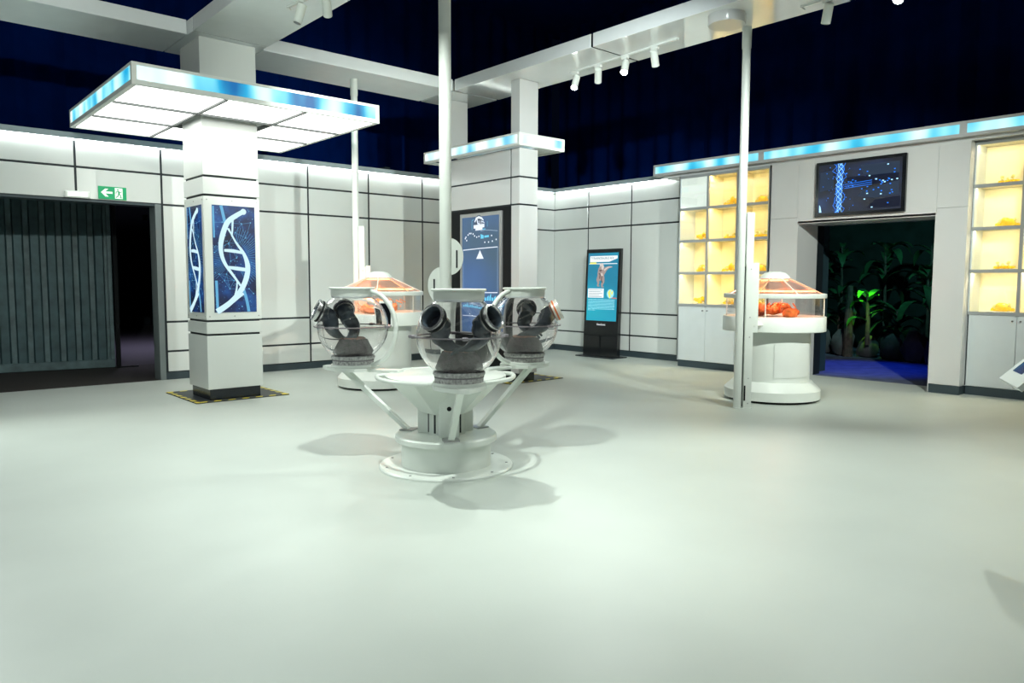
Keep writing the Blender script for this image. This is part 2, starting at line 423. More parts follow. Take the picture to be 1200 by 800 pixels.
# ------------------------------------------------------------------ beams overhead
BZ, BT = 4.142, 4.298
def beam(name, label, segs, mt='gloss_white', axis='x'):
    x0, x1, y0, y1 = segs[0]
    o = thing(name, label, 'beam', ((x0+x1)/2, (y0+y1)/2, BZ), group='white overhead beams')
    for (x0, x1, y0, y1) in segs: bx('casing', mt, o, x0, x1, y0, y1, BZ, BT, .003)
    for (a, b) in zip(segs, segs[1:]):
        if abs(a[0]-b[0]) < .01: bx('joint_shade_block', 'gap', o, a[0]+.006, a[1]-.006, min(a[3], b[3])-.01, max(a[2], b[2])+.01, BZ+.006, BT-.006)  # dark block added so the open joints look shaded inside
    return o
gp = .018
beam('overhead_beam', 'white overhead beam running above the long wall side, from the left edge to the corner', [(-17, -8.035, -2.335, -1.475), (-7.155, -4.35, -2.335, -1.475)], 'beam_white')
beam('overhead_beam', 'white overhead beam coming forward over the column with the square light canopy', [(-8.02, -7.17, -2.48, -1.475), (-8.02, -7.17, -9.6, -2.50), (-8.02, -7.17, -16, -9.64)], 'beam_white')
mb_segs = [(-4.33, -3.50, -5.005, -2.35), (-4.33, -3.50, -7.68, -5.04), (-4.33, -3.50, -10.4, -7.72), (-4.33, -3.50, -16, -10.44)]
by2 = beam('overhead_beam', 'white overhead beam carrying the spotlight track above the amber shelf side', mb_segs)
MB().prism([(-4.31, -2.30, BZ), (-3.50, -2.30, BZ), (-3.50, -1.475, BZ), (-4.31, -1.475, BZ)], (0, 0, .15)).build('corner_casing', 'gloss_white', by2)
beam('overhead_beam', 'short white cross beam over the glove station pole', [(-9.3, -8.04, -7.5, -6.7), (-7.15, -6.2, -7.5, -6.7)])
beam('overhead_beam', 'white overhead beam closing the frame behind the viewer', [(-17, -8.04, -11.0, -10.2), (-7.15, -4.35, -11.0, -10.2)])
MB().lathe([(0, -.10), (.185, -.10), (.19, -.09), (.19, 0), (0, 0)], 36, (-4.06, -6.66, BZ)).build('ceiling_speaker', 'panel_grey', None, smooth=True)
tag(bpy.data.objects['ceiling_speaker'], 'shallow round beige drum under the beam beside the front display pole', 'speaker')

# ------------------------------------------------------------------ spotlights
def track(p0, p1, label):
    p0 = Vector(p0); p1 = Vector(p1); o = thing('light_track', label, 'track', p0)
    d = (p1-p0).normalized(); n = Vector((-d.y, d.x, 0))*.014
    MB().prism([p0-n, p0+n, p1+n, p1-n], (0, 0, -.022)).build('rail', 'white', o)
    MB().cyl(p0+Vector((0, 0, -.011)), p0+d*.05+Vector((0, 0, -.05)), .006, 8).build('cable', 'white', o)
    return o
spot_proto = None
def spot(pos, target, label, energy, angle=70, blend=.8, radius=.05, lit=True, color=None, group='white track spotlights'):
    """white cylinder lamp hung at pos (track level), aimed at target; the lamp's light is its child"""
    pos = Vector(pos); target = Vector(target)
    o = thing('spotlight', label, 'spotlight', pos, group=group)
    d = (target-(pos+Vector((0, 0, -.12)))).normalized()
    c = pos+Vector((0, 0, -.13))
    MB().box(-.02, .02, -.05, .05, -.032, 0, .004).build('track_adapter', 'white', o, world=False)
    MB().cyl((0, 0, -.03), (0, 0, -.10), .009, 8).build('stem', 'white', o, world=False)
    a = c-d*.09; b = c+d*.09
    MB().cyl(a-pos, b-pos, .044, 20).build('lamp_body', 'powder_white', o, world=False, smooth=True)
    e = b+d*.002
    MB().cyl(e-pos, e+d*.004-pos, .036, 20).build('lens', 'lens_on' if lit else 'lens_off', o, world=False)
    if energy > 0:
        L = bpy.data.lights.new('spot_beam', 'SPOT'); L.energy = energy*SPOT_W; L.spot_size = R(angle); L.spot_blend = blend; L.shadow_soft_size = radius
        L.color = color or SPOT_TINT
        lo = bpy.data.objects.new('spot_beam', L); COL.objects.link(lo); lo.parent = o
        lo.location = e+d*.02-pos; lo.rotation_euler = d.to_track_quat('-Z', 'Y').to_euler()
    return o
TZ = BZ-.0
track((-3.76, -4.12, TZ), (-3.86, -5.90, TZ), 'thin white lamp track with four spotlights under the shelf-side beam')
spot((-3.765, -4.215, TZ-.02), (-6.0, -5.2, 0), 'glowing white spotlight, first on the track nearest the wall corner', 125, 75)
spot((-3.785, -4.63, TZ-.02), (-1.2, -2.2, .4), 'unlit looking white spotlight, second on the track from the wall corner', 150, 75, lit=False)
spot((-3.815, -5.093, TZ-.02), (-6.4, -6.6, 0), 'glowing white spotlight, third on the track from the wall corner', 125, 75)
spot((-3.84, -5.561, TZ-.02), (-1.6, -4.6, .4), 'unlit looking white spotlight, last on the track toward the front display pole', 140, 70, lit=False)
track((-3.75, -7.3, TZ), (-3.85, -9.6, TZ), 'thin white lamp track further along the shelf-side beam')
spot((-3.76, -7.58, TZ-.02), (-2.5, -6.3, .6), 'white spotlight right of the front display pole, aimed at the incubator case', 130, 70, lit=False)
spot((-3.78, -8.25, TZ-.02), (-6.2, -8.9, 0), 'glowing white spotlight at the top edge above the amber shelves', 165, 75)
spot((-3.82, -9.3, TZ-.02), (-4.6, -9.6, 0), 'added out-of-view fill spotlight on the shelf-side beam near the viewer', 220, 85)  # lamp added out of view to brighten the right floor
track((-7.56, -3.9, TZ), (-7.44, -4.9, TZ), 'short white lamp track on the beam over the square canopy column')
spot((-7.57, -4.177, TZ-.02), (-8.6, -3.6, 0), 'tilted white spotlight on the beam in front of the square canopy', 90, 80, lit=False)
spot((-7.46, -4.52, TZ-.02), (-5.2, -1.2, .9), 'white spotlight cut by the top edge beside the tilted one', 170, 80, lit=False)
# unseen lamps: cross-arm pair read from globe shadows, the others added as fill
spot((-8.62, -7.08, TZ-.0), (-7.75, -6.7, 0), 'white spotlight on the left arm of the cross beam over the glove station', 310, 88, .85, .03)
spot((-6.78, -7.02, TZ-.0), (-7.4, -7.2, 0), 'white spotlight on the right arm of the cross beam over the glove station', 85, 84, .7, .03)
spot((-7.75, -8.6, TZ-.0), (-9.2, -8.0, 0), 'added out-of-view fill spotlight on the forward beam beyond the glove station', 85, 85)
spot((-7.45, -9.4, TZ-.0), (-6.4, -9.4, 0), 'added out-of-view fill spotlight on the forward beam aimed to the right floor', 210, 85)
spot((-9.6, -10.5, TZ-.0), (-9.8, -8.6, 0), 'added out-of-view fill spotlight on the rear beam left of the viewer', 160, 85)
spot((-5.4, -10.5, TZ-.0), (-1.1, -6.2, 1.3), 'added out-of-view wash spotlight on the rear beam aimed at the amber shelves', 1200, 62, 1.)
spot((-11.5, -10.5, TZ-.0), (-8.9, -.5, 2.4), 'added out-of-view wash spotlight on the rear beam aimed at the gate wall', 820, 62)
spot((-6.0, -10.5, TZ-.0), (-5.0, -.3, 2.3), 'added out-of-view wash spotlight on the rear beam aimed past the glove station', 1350, 44, 1.)
spot((-7.6, -9.2, TZ-.0), (-.4, -1.3, 1.9), 'added out-of-view wash spotlight on the forward beam aimed at the wall corner', 1300, 40, 1., color=(.90, 1, 1))
spot((-12.6, -10.5, TZ-.0), (-11.2, -7.0, 0), 'added out-of-view fill spotlight on the rear beam far left', 290, 85, color=(.88, 1, .98))
spot((-10.7, -2.1, TZ-.0), (-10.0, -4.6, 0), 'added unseen fill spotlight on the wall-side beam just left of the photo', 300, 80)  # this and the next added so floor bounce lifts the beam underside
spot((-12.4, -2.1, TZ-.0), (-11.4, -4.8, 0), 'added unseen fill spotlight on the wall-side beam further left of the photo', 340, 80, color=(.88, 1, .98))

# ------------------------------------------------------------------ canopy column with the DNA light box
cx, cy, hw = -7.60, -2.06, .327
col = thing('canopy_column', 'square white column with blue DNA light box and a square lit canopy', 'column', (cx, cy, .012))
def sq(name, m_, h, z0, z1, bev=.003, parent=col): return bx(name, m_, parent, cx-h, cx+h, cy-h, cy+h, z0, z1, bev)
sq('plinth', 'plinth_black', .302, .012, .14)
sq('lower_casing', 'panel', hw, .14, .765)
sq('groove', 'gap', hw-.02, .765, .79)
sq('middle_band', 'panel', hw, .79, .925)
sq('groove', 'gap', hw-.02, .925, .95)
lb = sq('light_box', 'white', hw, .95, 2.37)
sq('groove', 'gap', hw-.02, 2.37, 2.395)
sq('middle_band', 'panel', hw, 2.395, 2.585)
sq('groove', 'gap', hw-.02, 2.585, 2.61)
sq('upper_casing', 'panel', hw-.003, 2.61, 4.14)
def dna_panel(o, u):
    F = Face(o, u, (0, 0, 1), .50, 1.24, .003); n = F.n
    back = MB().prism([F.p(0, 0), F.p(1, 0), F.p(1, 1), F.p(0, 1)], n*.002).build('back_lit_print', 'dna_back', col)
    q = lambda x, y: ((x-195)/285, 1-(y-103)/652)
    rnd = random.Random(3)
    mb = MB()
    for i in range(26):
        a = R(-60+i*5.6); c = q(330, 420); r0 = .30; r1 = .62
        pts = []
        for r_ in (r0, r1):
            pts.append((min(1, max(0, c[0]+r_*math.cos(a)*1.1)), min(1, max(0, c[1]+r_*math.sin(a)*.48))))
        F.line(mb, pts, .005, .0022)
    for i in range(16):
        a = R(150+i*5); c = q(330, 430); F.line(mb, [(max(0, c[0]+.28*math.cos(a)), c[1]+.13*math.sin(a)), (max(0, c[0]+.6*math.cos(a)), c[1]+.26*math.sin(a))], .004, .0022)
    net = [q(390, 210), q(345, 265), q(415, 295), q(450, 200), q(205, 210), q(260, 205), q(205, 390), q(240, 360), q(280, 520), q(330, 560), q(300, 610), q(265, 560), q(230, 520), q(430, 610), q(380, 720), q(460, 640), q(300, 330), q(360, 330), q(350, 420), q(310, 440)]
    for i, a in enumerate(net):
        for b in net[i+1:]:
            if abs(a[0]-b[0])*.5+abs(a[1]-b[1])*1.24 < .26: F.line(mb, [a, b], .004, .0022)
    mb.build('line_print', 'dna_line', back, fix=False)
    mb = MB()
    for i in range(170):
        a = rnd.uniform(.02, .98); b = rnd.uniform(.02, .98); F.dot(mb, a, b, rnd.choice((.0022, .003, .005)), .0024, 6)
    for a in net: F.dot(mb, a[0], a[1], .008, .0024)
    F.line(mb, smooth_pts([(*q(255, 105), 0), (*q(268, 160), 0), (*q(280, 215), 0)]) and [(p.x, p.y) for p in smooth_pts([(*q(255, 105), 0), (*q(268, 160), 0), (*q(280, 215), 0)])], .035, .0026)
    F.line(mb, [(p.x, p.y) for p in smooth_pts([(*q(392, 615), 0), (*q(412, 680), 0), (*q(425, 752), 0)])], .035, .0026)
    F.line(mb, [q(212, 560), q(216, 752)], .03, .0026); F.line(mb, [q(203, 110), q(205, 300)], .02, .0026)
    mb.build('dot_print', 'dna_cyan', back, fix=False)
    mb = MB()
    def st(pts, ws):
        P = smooth_pts([(*q(*p), 0) for p in pts], 6); n = len(P); W = []
        for i in range(n):
            t = i/(n-1)*(len(ws)-1); k = min(int(t), len(ws)-2); W.append(ws[k]+(ws[k+1]-ws[k])*(t-k))
        F.line(mb, [(p.x, p.y) for p in P], W, .0032)
    st([(408, 132), (355, 160), (295, 205), (258, 290), (246, 370), (268, 450), (330, 535), (395, 620)], [.05, .055, .06, .06, .05, .04, .028, .02])
    st([(300, 240), (345, 320), (400, 395), (424, 470), (412, 545), (370, 625), (300, 695), (212, 750)], [.015, .022, .04, .06, .062, .06, .06, .07])
    st([(268, 375), (330, 378), (395, 388)], [.03, .04, .03]); st([(290, 478), (350, 485), (415, 492)], [.03, .045, .04])
    st([(330, 185), (326, 250), (322, 290)], [.025, .02, .016]); st([(292, 240), (325, 285), (372, 360)], [.014, .014, .014])
    st([(350, 555), (345, 610), (330, 668)], [.014, .02, .03]); st([(392, 640), (360, 660), (320, 690)], [.03, .03, .03])
    F.dot(mb, *q(403, 135), .035, .0033, 14)
    mb.build('helix_print', 'dna_white', back, fix=False)
zb_ = 1.035
dna_panel((cx-.235, cy-hw, zb_), (1, 0, 0))
dna_panel((cx-hw, cy+.235, zb_), (0, -1, 0))
mb = MB()
for a in (-.29, 0, .29):
    for z in (.99, 2.33): mb.cyl((cx+a, cy-hw-.004, z), (cx+a, cy-hw+.002, z), .008, 8); mb.cyl((cx-hw-.004, cy+a, z), (cx-hw+.002, cy+a, z), .008, 8)
mb.build('screw_caps', 'silver', lb)
# canopy
c0x, c1x, c0y, c1y, cz0, cz1 = -8.90, -6.22, -3.40, -.68, 3.252, 3.46
mb = MB()
for (a, b, c, d) in ((c0x, c1x, c0y, c0y+.05), (c0x, c1x, c1y-.05, c1y), (c0x, c0x+.05, c0y+.05, c1y-.05), (c1x-.05, c1x, c0y+.05, c1y-.05)):
    mb.box(a, b, c, d, cz0, cz0+.045); mb.box(a, b, c, d, cz1-.028, cz1)
for x in (c0x, c1x-.045):
    for y in (c0y, c1y-.045): mb.box(x, x+.045, y, y+.045, cz0+.045, cz1-.028)
mb.box(c0x+.04, c1x-.04, c0y+.04, c1y-.04, cz1-.03, cz1-.006)
can = mb.build('canopy_frame', 'white', col)
bx('glow_panel', 'blue_film_deep', can, c0x+.045, c1x-.045, c0y+.008, c0y+.02, cz0+.045, cz1-.028)
bx('glow_panel', 'blue_film_deep', can, c0x+.045, c1x-.045, c1y-.02, c1y-.008, cz0+.045, cz1-.028)
bx('glow_panel', 'blue_film_deep', can, c0x+.008, c0x+.02, c0y+.045, c1y-.045, cz0+.045, cz1-.028)
bx('glow_panel', 'blue_film_deep', can, c1x-.02, c1x-.008, c0y+.045, c1y-.045, cz0+.045, cz1-.028)
gx = [c0x+.05, c0x+.05+.86, c1x-.05-.86, c1x-.05]; gy = [c0y+.05, c0y+.05+.87, c1y-.05-.87, c1y-.05]
for i in range(3):
    for j in range(3):
        if i == 1 and j == 1: continue
        bx('diffuser_panel', 'diffuser', can, gx[i]+.008, gx[i+1]-.008, gy[j]+.008, gy[j+1]-.008, cz0+.012, cz0+.03)
mb = MB()
for i in (1, 2): mb.box(gx[i]-.016, gx[i]+.016, gy[0], gy[3], cz0-.008, cz0+.034); mb.box(gx[0], gx[3], gy[i]-.016, gy[i]+.016, cz0-.010, cz0+.032)
mb.build('glazing_bars', 'bar_grey', can)
mb = MB()
for (a, b, c, d) in ((gx[1], gx[2], gy[1], cy-hw), (gx[1], gx[2], cy+hw, gy[2]), (gx[1], cx-hw, cy-hw, cy+hw), (cx+hw, gx[2], cy-hw, cy+hw)): mb.box(a+.008, b-.002, c+.004, d-.002, cz0+.03, cz0+.05)
mb.build('collar', 'frame_grey', can)

def hazard_mat(x0, x1, y0, y1, label):
    o = thing('floor_mat_hazard', label, 'mat', ((x0+x1)/2, (y0+y1)/2, 0))
    bx('plate', 'hazard_black', o, x0, x1, y0, y1, .001, .012)
    w = .055; p = .165
    def dash(a, b):
        a = Vector(a); b = Vector(b); d = (b-a); L_ = d.length; d.normalize(); n = Vector((-d.y, d.x, 0)); k = 0
        while k*p+.10 < L_:
            s0 = a+d*(k*p+.03); MB().prism([s0, s0+d*.085, s0+d*.115+n*w, s0+d*.03+n*w], (0, 0, .001)).build('yellow_dash', 'hazard_yellow', o); k += 1
    z = .0121
    dash((x0, y0, z), (x1, y0, z)); dash((x1, y0, z), (x1, y1, z)); dash((x1, y1, z), (x0, y1, z)); dash((x0, y1, z), (x0, y0, z))
    return o
hazard_mat(-8.095, -6.98, -2.467, -1.35, 'black floor plate with yellow hazard dashes under the DNA column')

# ------------------------------------------------------------------ island with tall screen
ix0, ix1, iy0, iy1 = -4.07, -3.73, -3.47, -1.70
isl = thing('screen_island', 'white two-post island with tall blue touch screen and lit fascia', 'kiosk', (-3.9, -2.585, .012))
bx('plinth', 'plinth_black', isl, ix0+.02, ix1-.02, iy0+.03, iy1-.03, .012, .13)
bx('core', 'gap', isl, ix0+.004, ix1-.004, iy0+.004, iy1-.004, .13, 3.23)
def ip(*a): return bx('panel', 'panel_grey', isl, *a, .003)
zs = [.13, .821, 2.463, 2.838, 3.236]
for (a, b) in ((.13, 2.452), (2.474, 2.827), (2.849, 3.225)):
    ip(ix0, ix1, iy0, iy0+.168, a, b)
    ip(ix0, ix1, iy1-.168, iy1, a, b)
    if a > 2: ip(ix0, ix1, iy0+.19, iy1-.19, a, b)
bx('black_panel', 'black', isl, ix0+.002, ix1-.002, iy0+.19, iy1-.19, .13, 2.452)
bx('post', 'panel_grey', isl, ix0, ix1, iy0, iy0+.18, 3.40, 4.14, .003)
bx('post', 'panel_grey', isl, ix0, ix1, iy1-.18, iy1, 3.40, 4.14, .003)
sf = bx('screen_frame', 'silver', isl, ix0-.03, ix0+.02, -3.12, -2.165, .62, 2.40, .006)
SX = ix0-.031
bx('screen', 'screen_blue', sf, SX-.002, SX, -3.075, -2.225, .67, 2.345)
F = Face((SX-.002, -2.225, .67), (0, -1, 0), (0, 0, 1), .85, 1.675, .001)
mb = MB()
def zz(z): return (z-.67)/1.675
F.line(mb, [(.03, zz(1.87)), (.50, zz(1.885)), (.97, zz(1.895))], .012); F.line(mb, [(.03, zz(1.24)), (.5, zz(1.245)), (.97, zz(1.25))], .012)
F.poly(mb, [(.40, zz(1.735)), (.60, zz(1.735)), (.50, zz(1.86))])
F.line(mb, [(.03, zz(.95)), (.97, zz(.95))], .01)
for a, z in ((.08, 2.03), (.12, 2.0), (.16, 2.08), (.2, 2.10), (.24, 2.10), (.30, 2.09), (.34, 2.06), (.4, 2.04), (.46, 2.05), (.1, 2.05), (.62, 1.96), (.72, 1.96), (.82, 1.97), (.92, 1.99), (.80, 2.05)):
    F.poly(mb, [(a, zz(z)), (a+.025, zz(z)), (a+.025, zz(z)+.012), (a, zz(z)+.012)])
mb.build('white_graphics', 'ui_white', sf)
mb = MB()
F.poly(mb, [(.52, zz(2.025)), (.60, zz(2.025)), (.60, zz(2.07)), (.52, zz(2.09))]); F.poly(mb, [(.62, zz(2.035)), (.74, zz(2.04)), (.74, zz(2.07)), (.62, zz(2.065))]); F.poly(mb, [(.52, zz(2.15)), (.65, zz(2.155)), (.65, zz(2.165)), (.52, zz(2.16))])
for k in range(14):
    a = .06+k*.063; F.poly(mb, [(a, zz(1.13)), (a+.045, zz(1.13)), (a+.045, zz(1.13)+.025+.02*((k*7) % 3)), (a, zz(1.13)+.03)])
F.line(mb, [(.28, zz(2.16)), (.28, zz(2.29)), (.33, zz(2.31))], .006); F.line(mb, [(.70, zz(2.19)), (.70, zz(2.27))], .005)
mb.build('cyan_graphics', 'ui_cyan', sf)
mb = MB(); F.line(mb, [(.52, zz(2.135)), (.66, zz(2.145)), (.80, zz(2.135)), (.97, zz(2.12))], .006); F.line(mb, [(.97, zz(1.25)), (.97, zz(1.895))], .005); F.line(mb, [(.03, zz(1.25)), (.03, zz(1.87))], .005)
mb.build('pale_graphics', 'ui_pale', sf)
# badge: dark disc, pale skeleton, pale banner
mb = MB(); F.dot(mb, .47, zz(2.265), .10, .0005, 20); mb.build('badge_disc', 'logo_dark', sf)
mb = MB()
F.line(mb, [(.36, zz(2.27)), (.40, zz(2.32)), (.47, zz(2.335)), (.55, zz(2.315)), (.60, zz(2.285))], [.02, .03, .034, .03, .012], .0012)
F.line(mb, [(.42, zz(2.31)), (.44, zz(2.25)), (.50, zz(2.23))], .022, .0012)
for k in range(4): F.line(mb, [(.45+k*.035, zz(2.285)), (.44+k*.04, zz(2.235))], .008, .0012)
F.line(mb, [(.54, zz(2.275)), (.60, zz(2.26)), (.62, zz(2.245))], .012, .0012)
F.poly(mb, [(.33, zz(2.175)), (.62, zz(2.185)), (.62, zz(2.235)), (.33, zz(2.225))], .001); F.poly(mb, [(.38, zz(2.145)), (.57, zz(2.15)), (.57, zz(2.19)), (.38, zz(2.185))], .001)
mb.build('badge_skeleton', 'ui_white', sf, fix=False)
# fascia
fx0, fx1, fy0, fy1, fz0, fz1 = -4.17, -3.31, -3.57, -1.33, 3.236, 3.405
mb = MB()
for (a, b, c, d) in ((fx0, fx1, fy0, fy0+.05), (fx0, fx1, fy1-.05, fy1), (fx0, fx0+.05, fy0+.05, fy1-.05), (fx1-.05, fx1, fy0+.05, fy1-.05)):
    mb.box(a, b, c, d, fz0, fz0+.032); mb.box(a, b, c, d, fz1-.024, fz1)
for x in (fx0, fx1-.035):
    for y in (fy0, fy1-.035): mb.box(x, x+.035, y, y+.035, fz0+.032, fz1-.024)
mb.box(fx0+.04, fx1-.04, fy0+.04, fy1-.04, fz1-.03, fz1-.01)
mb.box(fx0+.04, ix0-.002, fy0+.04, fy1-.04, fz0+.008, fz0+.028); mb.box(ix1+.002, fx1-.04, fy0+.04, fy1-.04, fz0+.008, fz0+.028)
fas = mb.build('fascia_frame', 'white', isl)
bx('glow_panel', 'blue_film_pale', fas, fx0+.008, fx0+.02, fy0+.035, fy1-.035, fz0+.032, fz1-.024)
bx('glow_panel', 'blue_film_pale', fas, fx0+.035, fx1-.035, fy0+.008, fy0+.02, fz0+.032, fz1-.024)
bx('glow_panel', 'blue_film_pale', fas, fx1-.02, fx1-.008, fy0+.035, fy1-.035, fz0+.032, fz1-.024)
hazard_mat(-4.28, -3.25, -3.52, -1.55, 'black floor plate with yellow hazard dashes under the screen island')

# ------------------------------------------------------------------ shelf wall (x = -0.58)
WX = -.58
wr = MB(); wr.box(WX+.03, .02, -5.64, -5.21, .11, 3.149); wr.box(WX+.03, .02, -7.868, -7.51, .11, 3.149); wr.box(WX+.03, .02, -7.51, -5.64, 2.29, 3.149)
wshelf = struct(wr.build('wall_shelf_side', 'panel_grey', None))
for (y0, y1, z0, z1) in ((-5.64, -5.215, .113, 2.345), (-5.64, -5.215, 2.349, 3.149), (-7.868, -7.51, .113, 2.345), (-7.868, -7.51, 2.349, 3.149), (-7.508, -5.642, 2.262, 3.149)):
    bx('panel', 'panel_grey', wshelf, WX, WX+.03, y0, y1, z0, z1, .002)
bx('skirting', 'plinth_dark', wshelf, WX-.004, 0, -5.63, -5.21, 0, .11); bx('skirting', 'plinth_dark', wshelf, WX-.004, 0, -7.868, -7.51, 0, .11)
d2 = bx('door_2', 'panel_grey', None, WX, .02, -5.652, -5.64, 0, 2.262); struct(d2)
bx('door_jamb', 'panel_grey', d2, WX, .02, -7.51, -7.50, 0, 2.262); bx('door_head', 'panel_grey', d2, WX, .02, -7.5, -5.65, 2.255, 2.29)
# blue fascia
fa = thing('blue_fascia', 'long blue lit fascia running along the top of the amber shelf wall', 'fascia', (-.62, -6, 3.19))
FX0, FX1, z0, z1 = -.665, -.52, 3.19, 3.378
ys = [-3.06, -5.075, -7.80, -10.5]
mb = MB(); mb.box(FX0, FX1, ys[3], ys[0], z0, z0+.04); mb.box(FX0, FX1, ys[3], ys[0], z1-.034, z1)
for a, b in ((-3.10, -3.06), (-5.118, -5.03), (-7.84, -7.757), (-10.5, -10.46)): mb.box(FX0, FX0+.05, a, b, z0+.04, z1-.034)
mb.box(FX0+.05, FX1, ys[3], ys[0], z0+.04, z1-.034)
ff = mb.build('fascia_frame', 'frame_grey', fa)
for a, b in ((-5.03, -3.10), (-7.757, -5.118), (-10.46, -7.84)): bx('glow_panel', 'blue_film', ff, FX0+.010, FX0+.03, a, b, z0+.04, z1-.034)
mb = MB(); mb.box(-.56, .02, -10.5, -3.2, 3.15, 3.19); mb.build('soffit', 'panel_grey', fa)

amber_protos = []
def amber_proto(k):
    rnd = random.Random(k*11+5); random.seed(k*13+1)
    o = thing('amber_specimen', '', 'amber', (0, 0, 0), group='amber specimens in the lit shelves')
    MB().box(-.10, .10, -.13, .13, 0, .012, .003).build('stand', 'acrylic', o, world=False)
    mb = MB()
    kinds = k % 4
    if kinds == 0:
        for i in range(6): mb.blob((rnd.uniform(-.03, .03), -.09+.036*i, .04+.035*math.sin(i*.7)), .04, .036, .032+.02*math.sin(i*.6), 1, .25, .012)
    elif kinds == 1:
        for i in range(5): mb.blob((rnd.uniform(-.03, .03), -.07+.035*i, .03), .045, .04, .022, 1, .25, .012)
    elif kinds == 2:
        mb.blob((0, 0, .05), .06, .085, .055, 2, .12, .012); mb.blob((0, .07, .03), .04, .05, .03, 1, .2, .012); mb.blob((0, -.08, .03), .04, .04, .025, 1, .2, .012)
    else:
        for i in range(7): mb.blob((rnd.uniform(-.04, .04), rnd.uniform(-.09, .09), .03+rnd.uniform(0, .07)), .035, .04, .03, 1, .25, .012)
    mb.build('amber_lump', 'amber', o, world=False, smooth=True)
    mb = MB()
    for i in range(4): mb.blob((rnd.uniform(-.05, .02), rnd.uniform(-.08, .08), .045+rnd.uniform(0, .04)), .016, .02, .022, 1, .3)
    mb.build('pale_crust', 'amber_pale', o, world=False, smooth=True)
    return o
random.seed(7)
used = {}
def amber(k, loc, label, sc=1.):
    if k not in used: used[k] = amber_proto(k); o = used[k]
    else: o = copy_tree(used[k])
    o.location = loc; o.scale = (sc, sc, sc); o['label'] = label; o.rotation_euler = (0, 0, random.uniform(-.3, .3))
    return o
ORD = ['first', 'second', 'third', 'fourth']; ROWN = ['top', 'second', 'third', 'bottom']
def shelf_unit(which, fx, ystart, cw, ncol, blank, skip=()):
    y1 = ystart-cw*ncol; D = min(.42, -fx-.07); zt, zb, rh = 3.125, 1.03, .5235
    o = thing('display_cabinet', f'grey-white display cabinet with lit amber compartments {which}', 'cabinet', ((fx+0)/2, (ystart+y1)/2, 0))
    bx('plinth', 'plinth_dark', o, fx+.02, -.015, y1+.005, ystart-.01, 0, .11)
    mb = MB(); mb.box(fx, -.015, ystart-.02, ystart, .11, 3.149); mb.box(fx, -.015, y1, y1+.02, .11, 3.149)
    mb.box(fx, -.015, y1, ystart, 3.14, 3.149); mb.box(-.06, -.015, y1, ystart, .11, 3.149); mb.box(fx+.02, -.015, y1, ystart, .11, 1.0)
    mb.build('carcass', 'cabinet', o)
    mb = MB()
    for c in range(ncol+1):
        y = ystart-cw*c; mb.box(fx-.006, fx+.03, y-.018+(.018 if c == 0 else 0)-(0 if c < ncol else -.018), y+.018-(.018 if c == 0 else 0), 1.0, 3.14)
    for r in range(5):
        z = zt-rh*r; mb.box(fx-.008, fx+.03, y1, ystart, z-.022, z+.020)
    mb.build('front_grid', 'shelf_edge', o)
    for c in range(ncol):
        ya, yb = ystart-cw*c-.012, ystart-cw*(c+1)+.012
        # cupboard doors below
        dr = bx('cupboard_door', 'cabinet', o, fx, fx+.02, yb-.009, ya+.009, .116, 1.008, .002)
        ky = (yb+.03) if c % 2 == 0 else (ya-.03)
        MB().cyl((fx-.025, ky, .945), (fx, ky, .945), .011, 10).build('knob', 'steel', dr)
        for r in range(4):
            zA, zB = zt-rh*(r+1)+.012, zt-rh*r-.014
            bl = (c, r) == blank
            mm = 'cubby_white' if bl else 'cubby'
            if bl:
                bx('white_panel', mm, o, fx+.012, fx+.03, yb, ya, zA, zB); continue
            mb = MB()
            mb.box(fx+D-.01, fx+D, yb, ya, zA, zB); mb.box(fx+.03, fx+D, ya-.006, ya, zA, zB); mb.box(fx+.03, fx+D, yb, yb+.006, zA, zB)
            mb.box(fx+.03, fx+D, yb, ya, zA-.012, zA); mb.box(fx+.03, fx+D, yb, ya, zB+.005, zB+.010)
            cb = mb.build('compartment', mm, o)
            bx('led_bar', 'cubby_led' if 'left' in which else 'cubby_led_pale', cb, fx+.034, fx+.05, yb+.02, ya-.02, zB+.001, zB+.004)
            if (c, r) in skip: continue
            k = (c*4+r*3+(5 if 'right' in which else 0)) % 6
            amber(k, (fx+.19, (ya+yb)/2-.06, zA), f'amber specimen in the {ROWN[r]} row, {ORD[c]} column of the cabinet {which}', 1.15)
        bx('glass_pane', 'cabinet_glass', o, fx+.005, fx+.009, yb, ya, zb+.016, zt-.016)
    return o
shelf_unit('left of the jungle doorway', -.60, -3.575, .5417, 3, (0, 0))
shelf_unit('right of the jungle doorway', -.43, -7.872, .54, 4, None)

# TV above doorway
tv = thing('wall_screen', 'black framed flat screen showing blue lightning above the jungle doorway', 'screen', (-.6, -6.53, 2.33))
bx('housing', 'bezel', tv, WX-.055, WX-.001, -7.142, -5.927, 2.333, 3.087, .005)
tx = WX-.0555
sc = bx('display', 'tv_back', tv, tx-.002, tx, -7.095, -5.972, 2.378, 3.045)
F = Face((tx-.002, -5.972, 2.378), (0, -1, 0), (0, 0, 1), 1.123, .667, .001)
rnd = random.Random(5)
mb = MB(); F.poly(mb, [(.52, .92), (.97, .92), (.97, .68), (.70, .66), (.55, .74)]); F.poly(mb, [(.55, .42), (.97, .55), (.97, .28), (.70, .24), (.50, .30)]); F.poly(mb, [(.02, .85), (.18, .88), (.2, .5), (.02, .45)])
mb.build('grey_shapes', 'tv_shape', sc)
mb = MB(); F.poly(mb, [(.35, .70), (.97, .70), (.97, .56), (.60, .50), (.38, .58)]); F.poly(mb, [(.6, .04), (.99, .04), (.99, .25), (.7, .2)]); mb.build('dark_shapes', 'tv_dark', sc)
mb = MB()
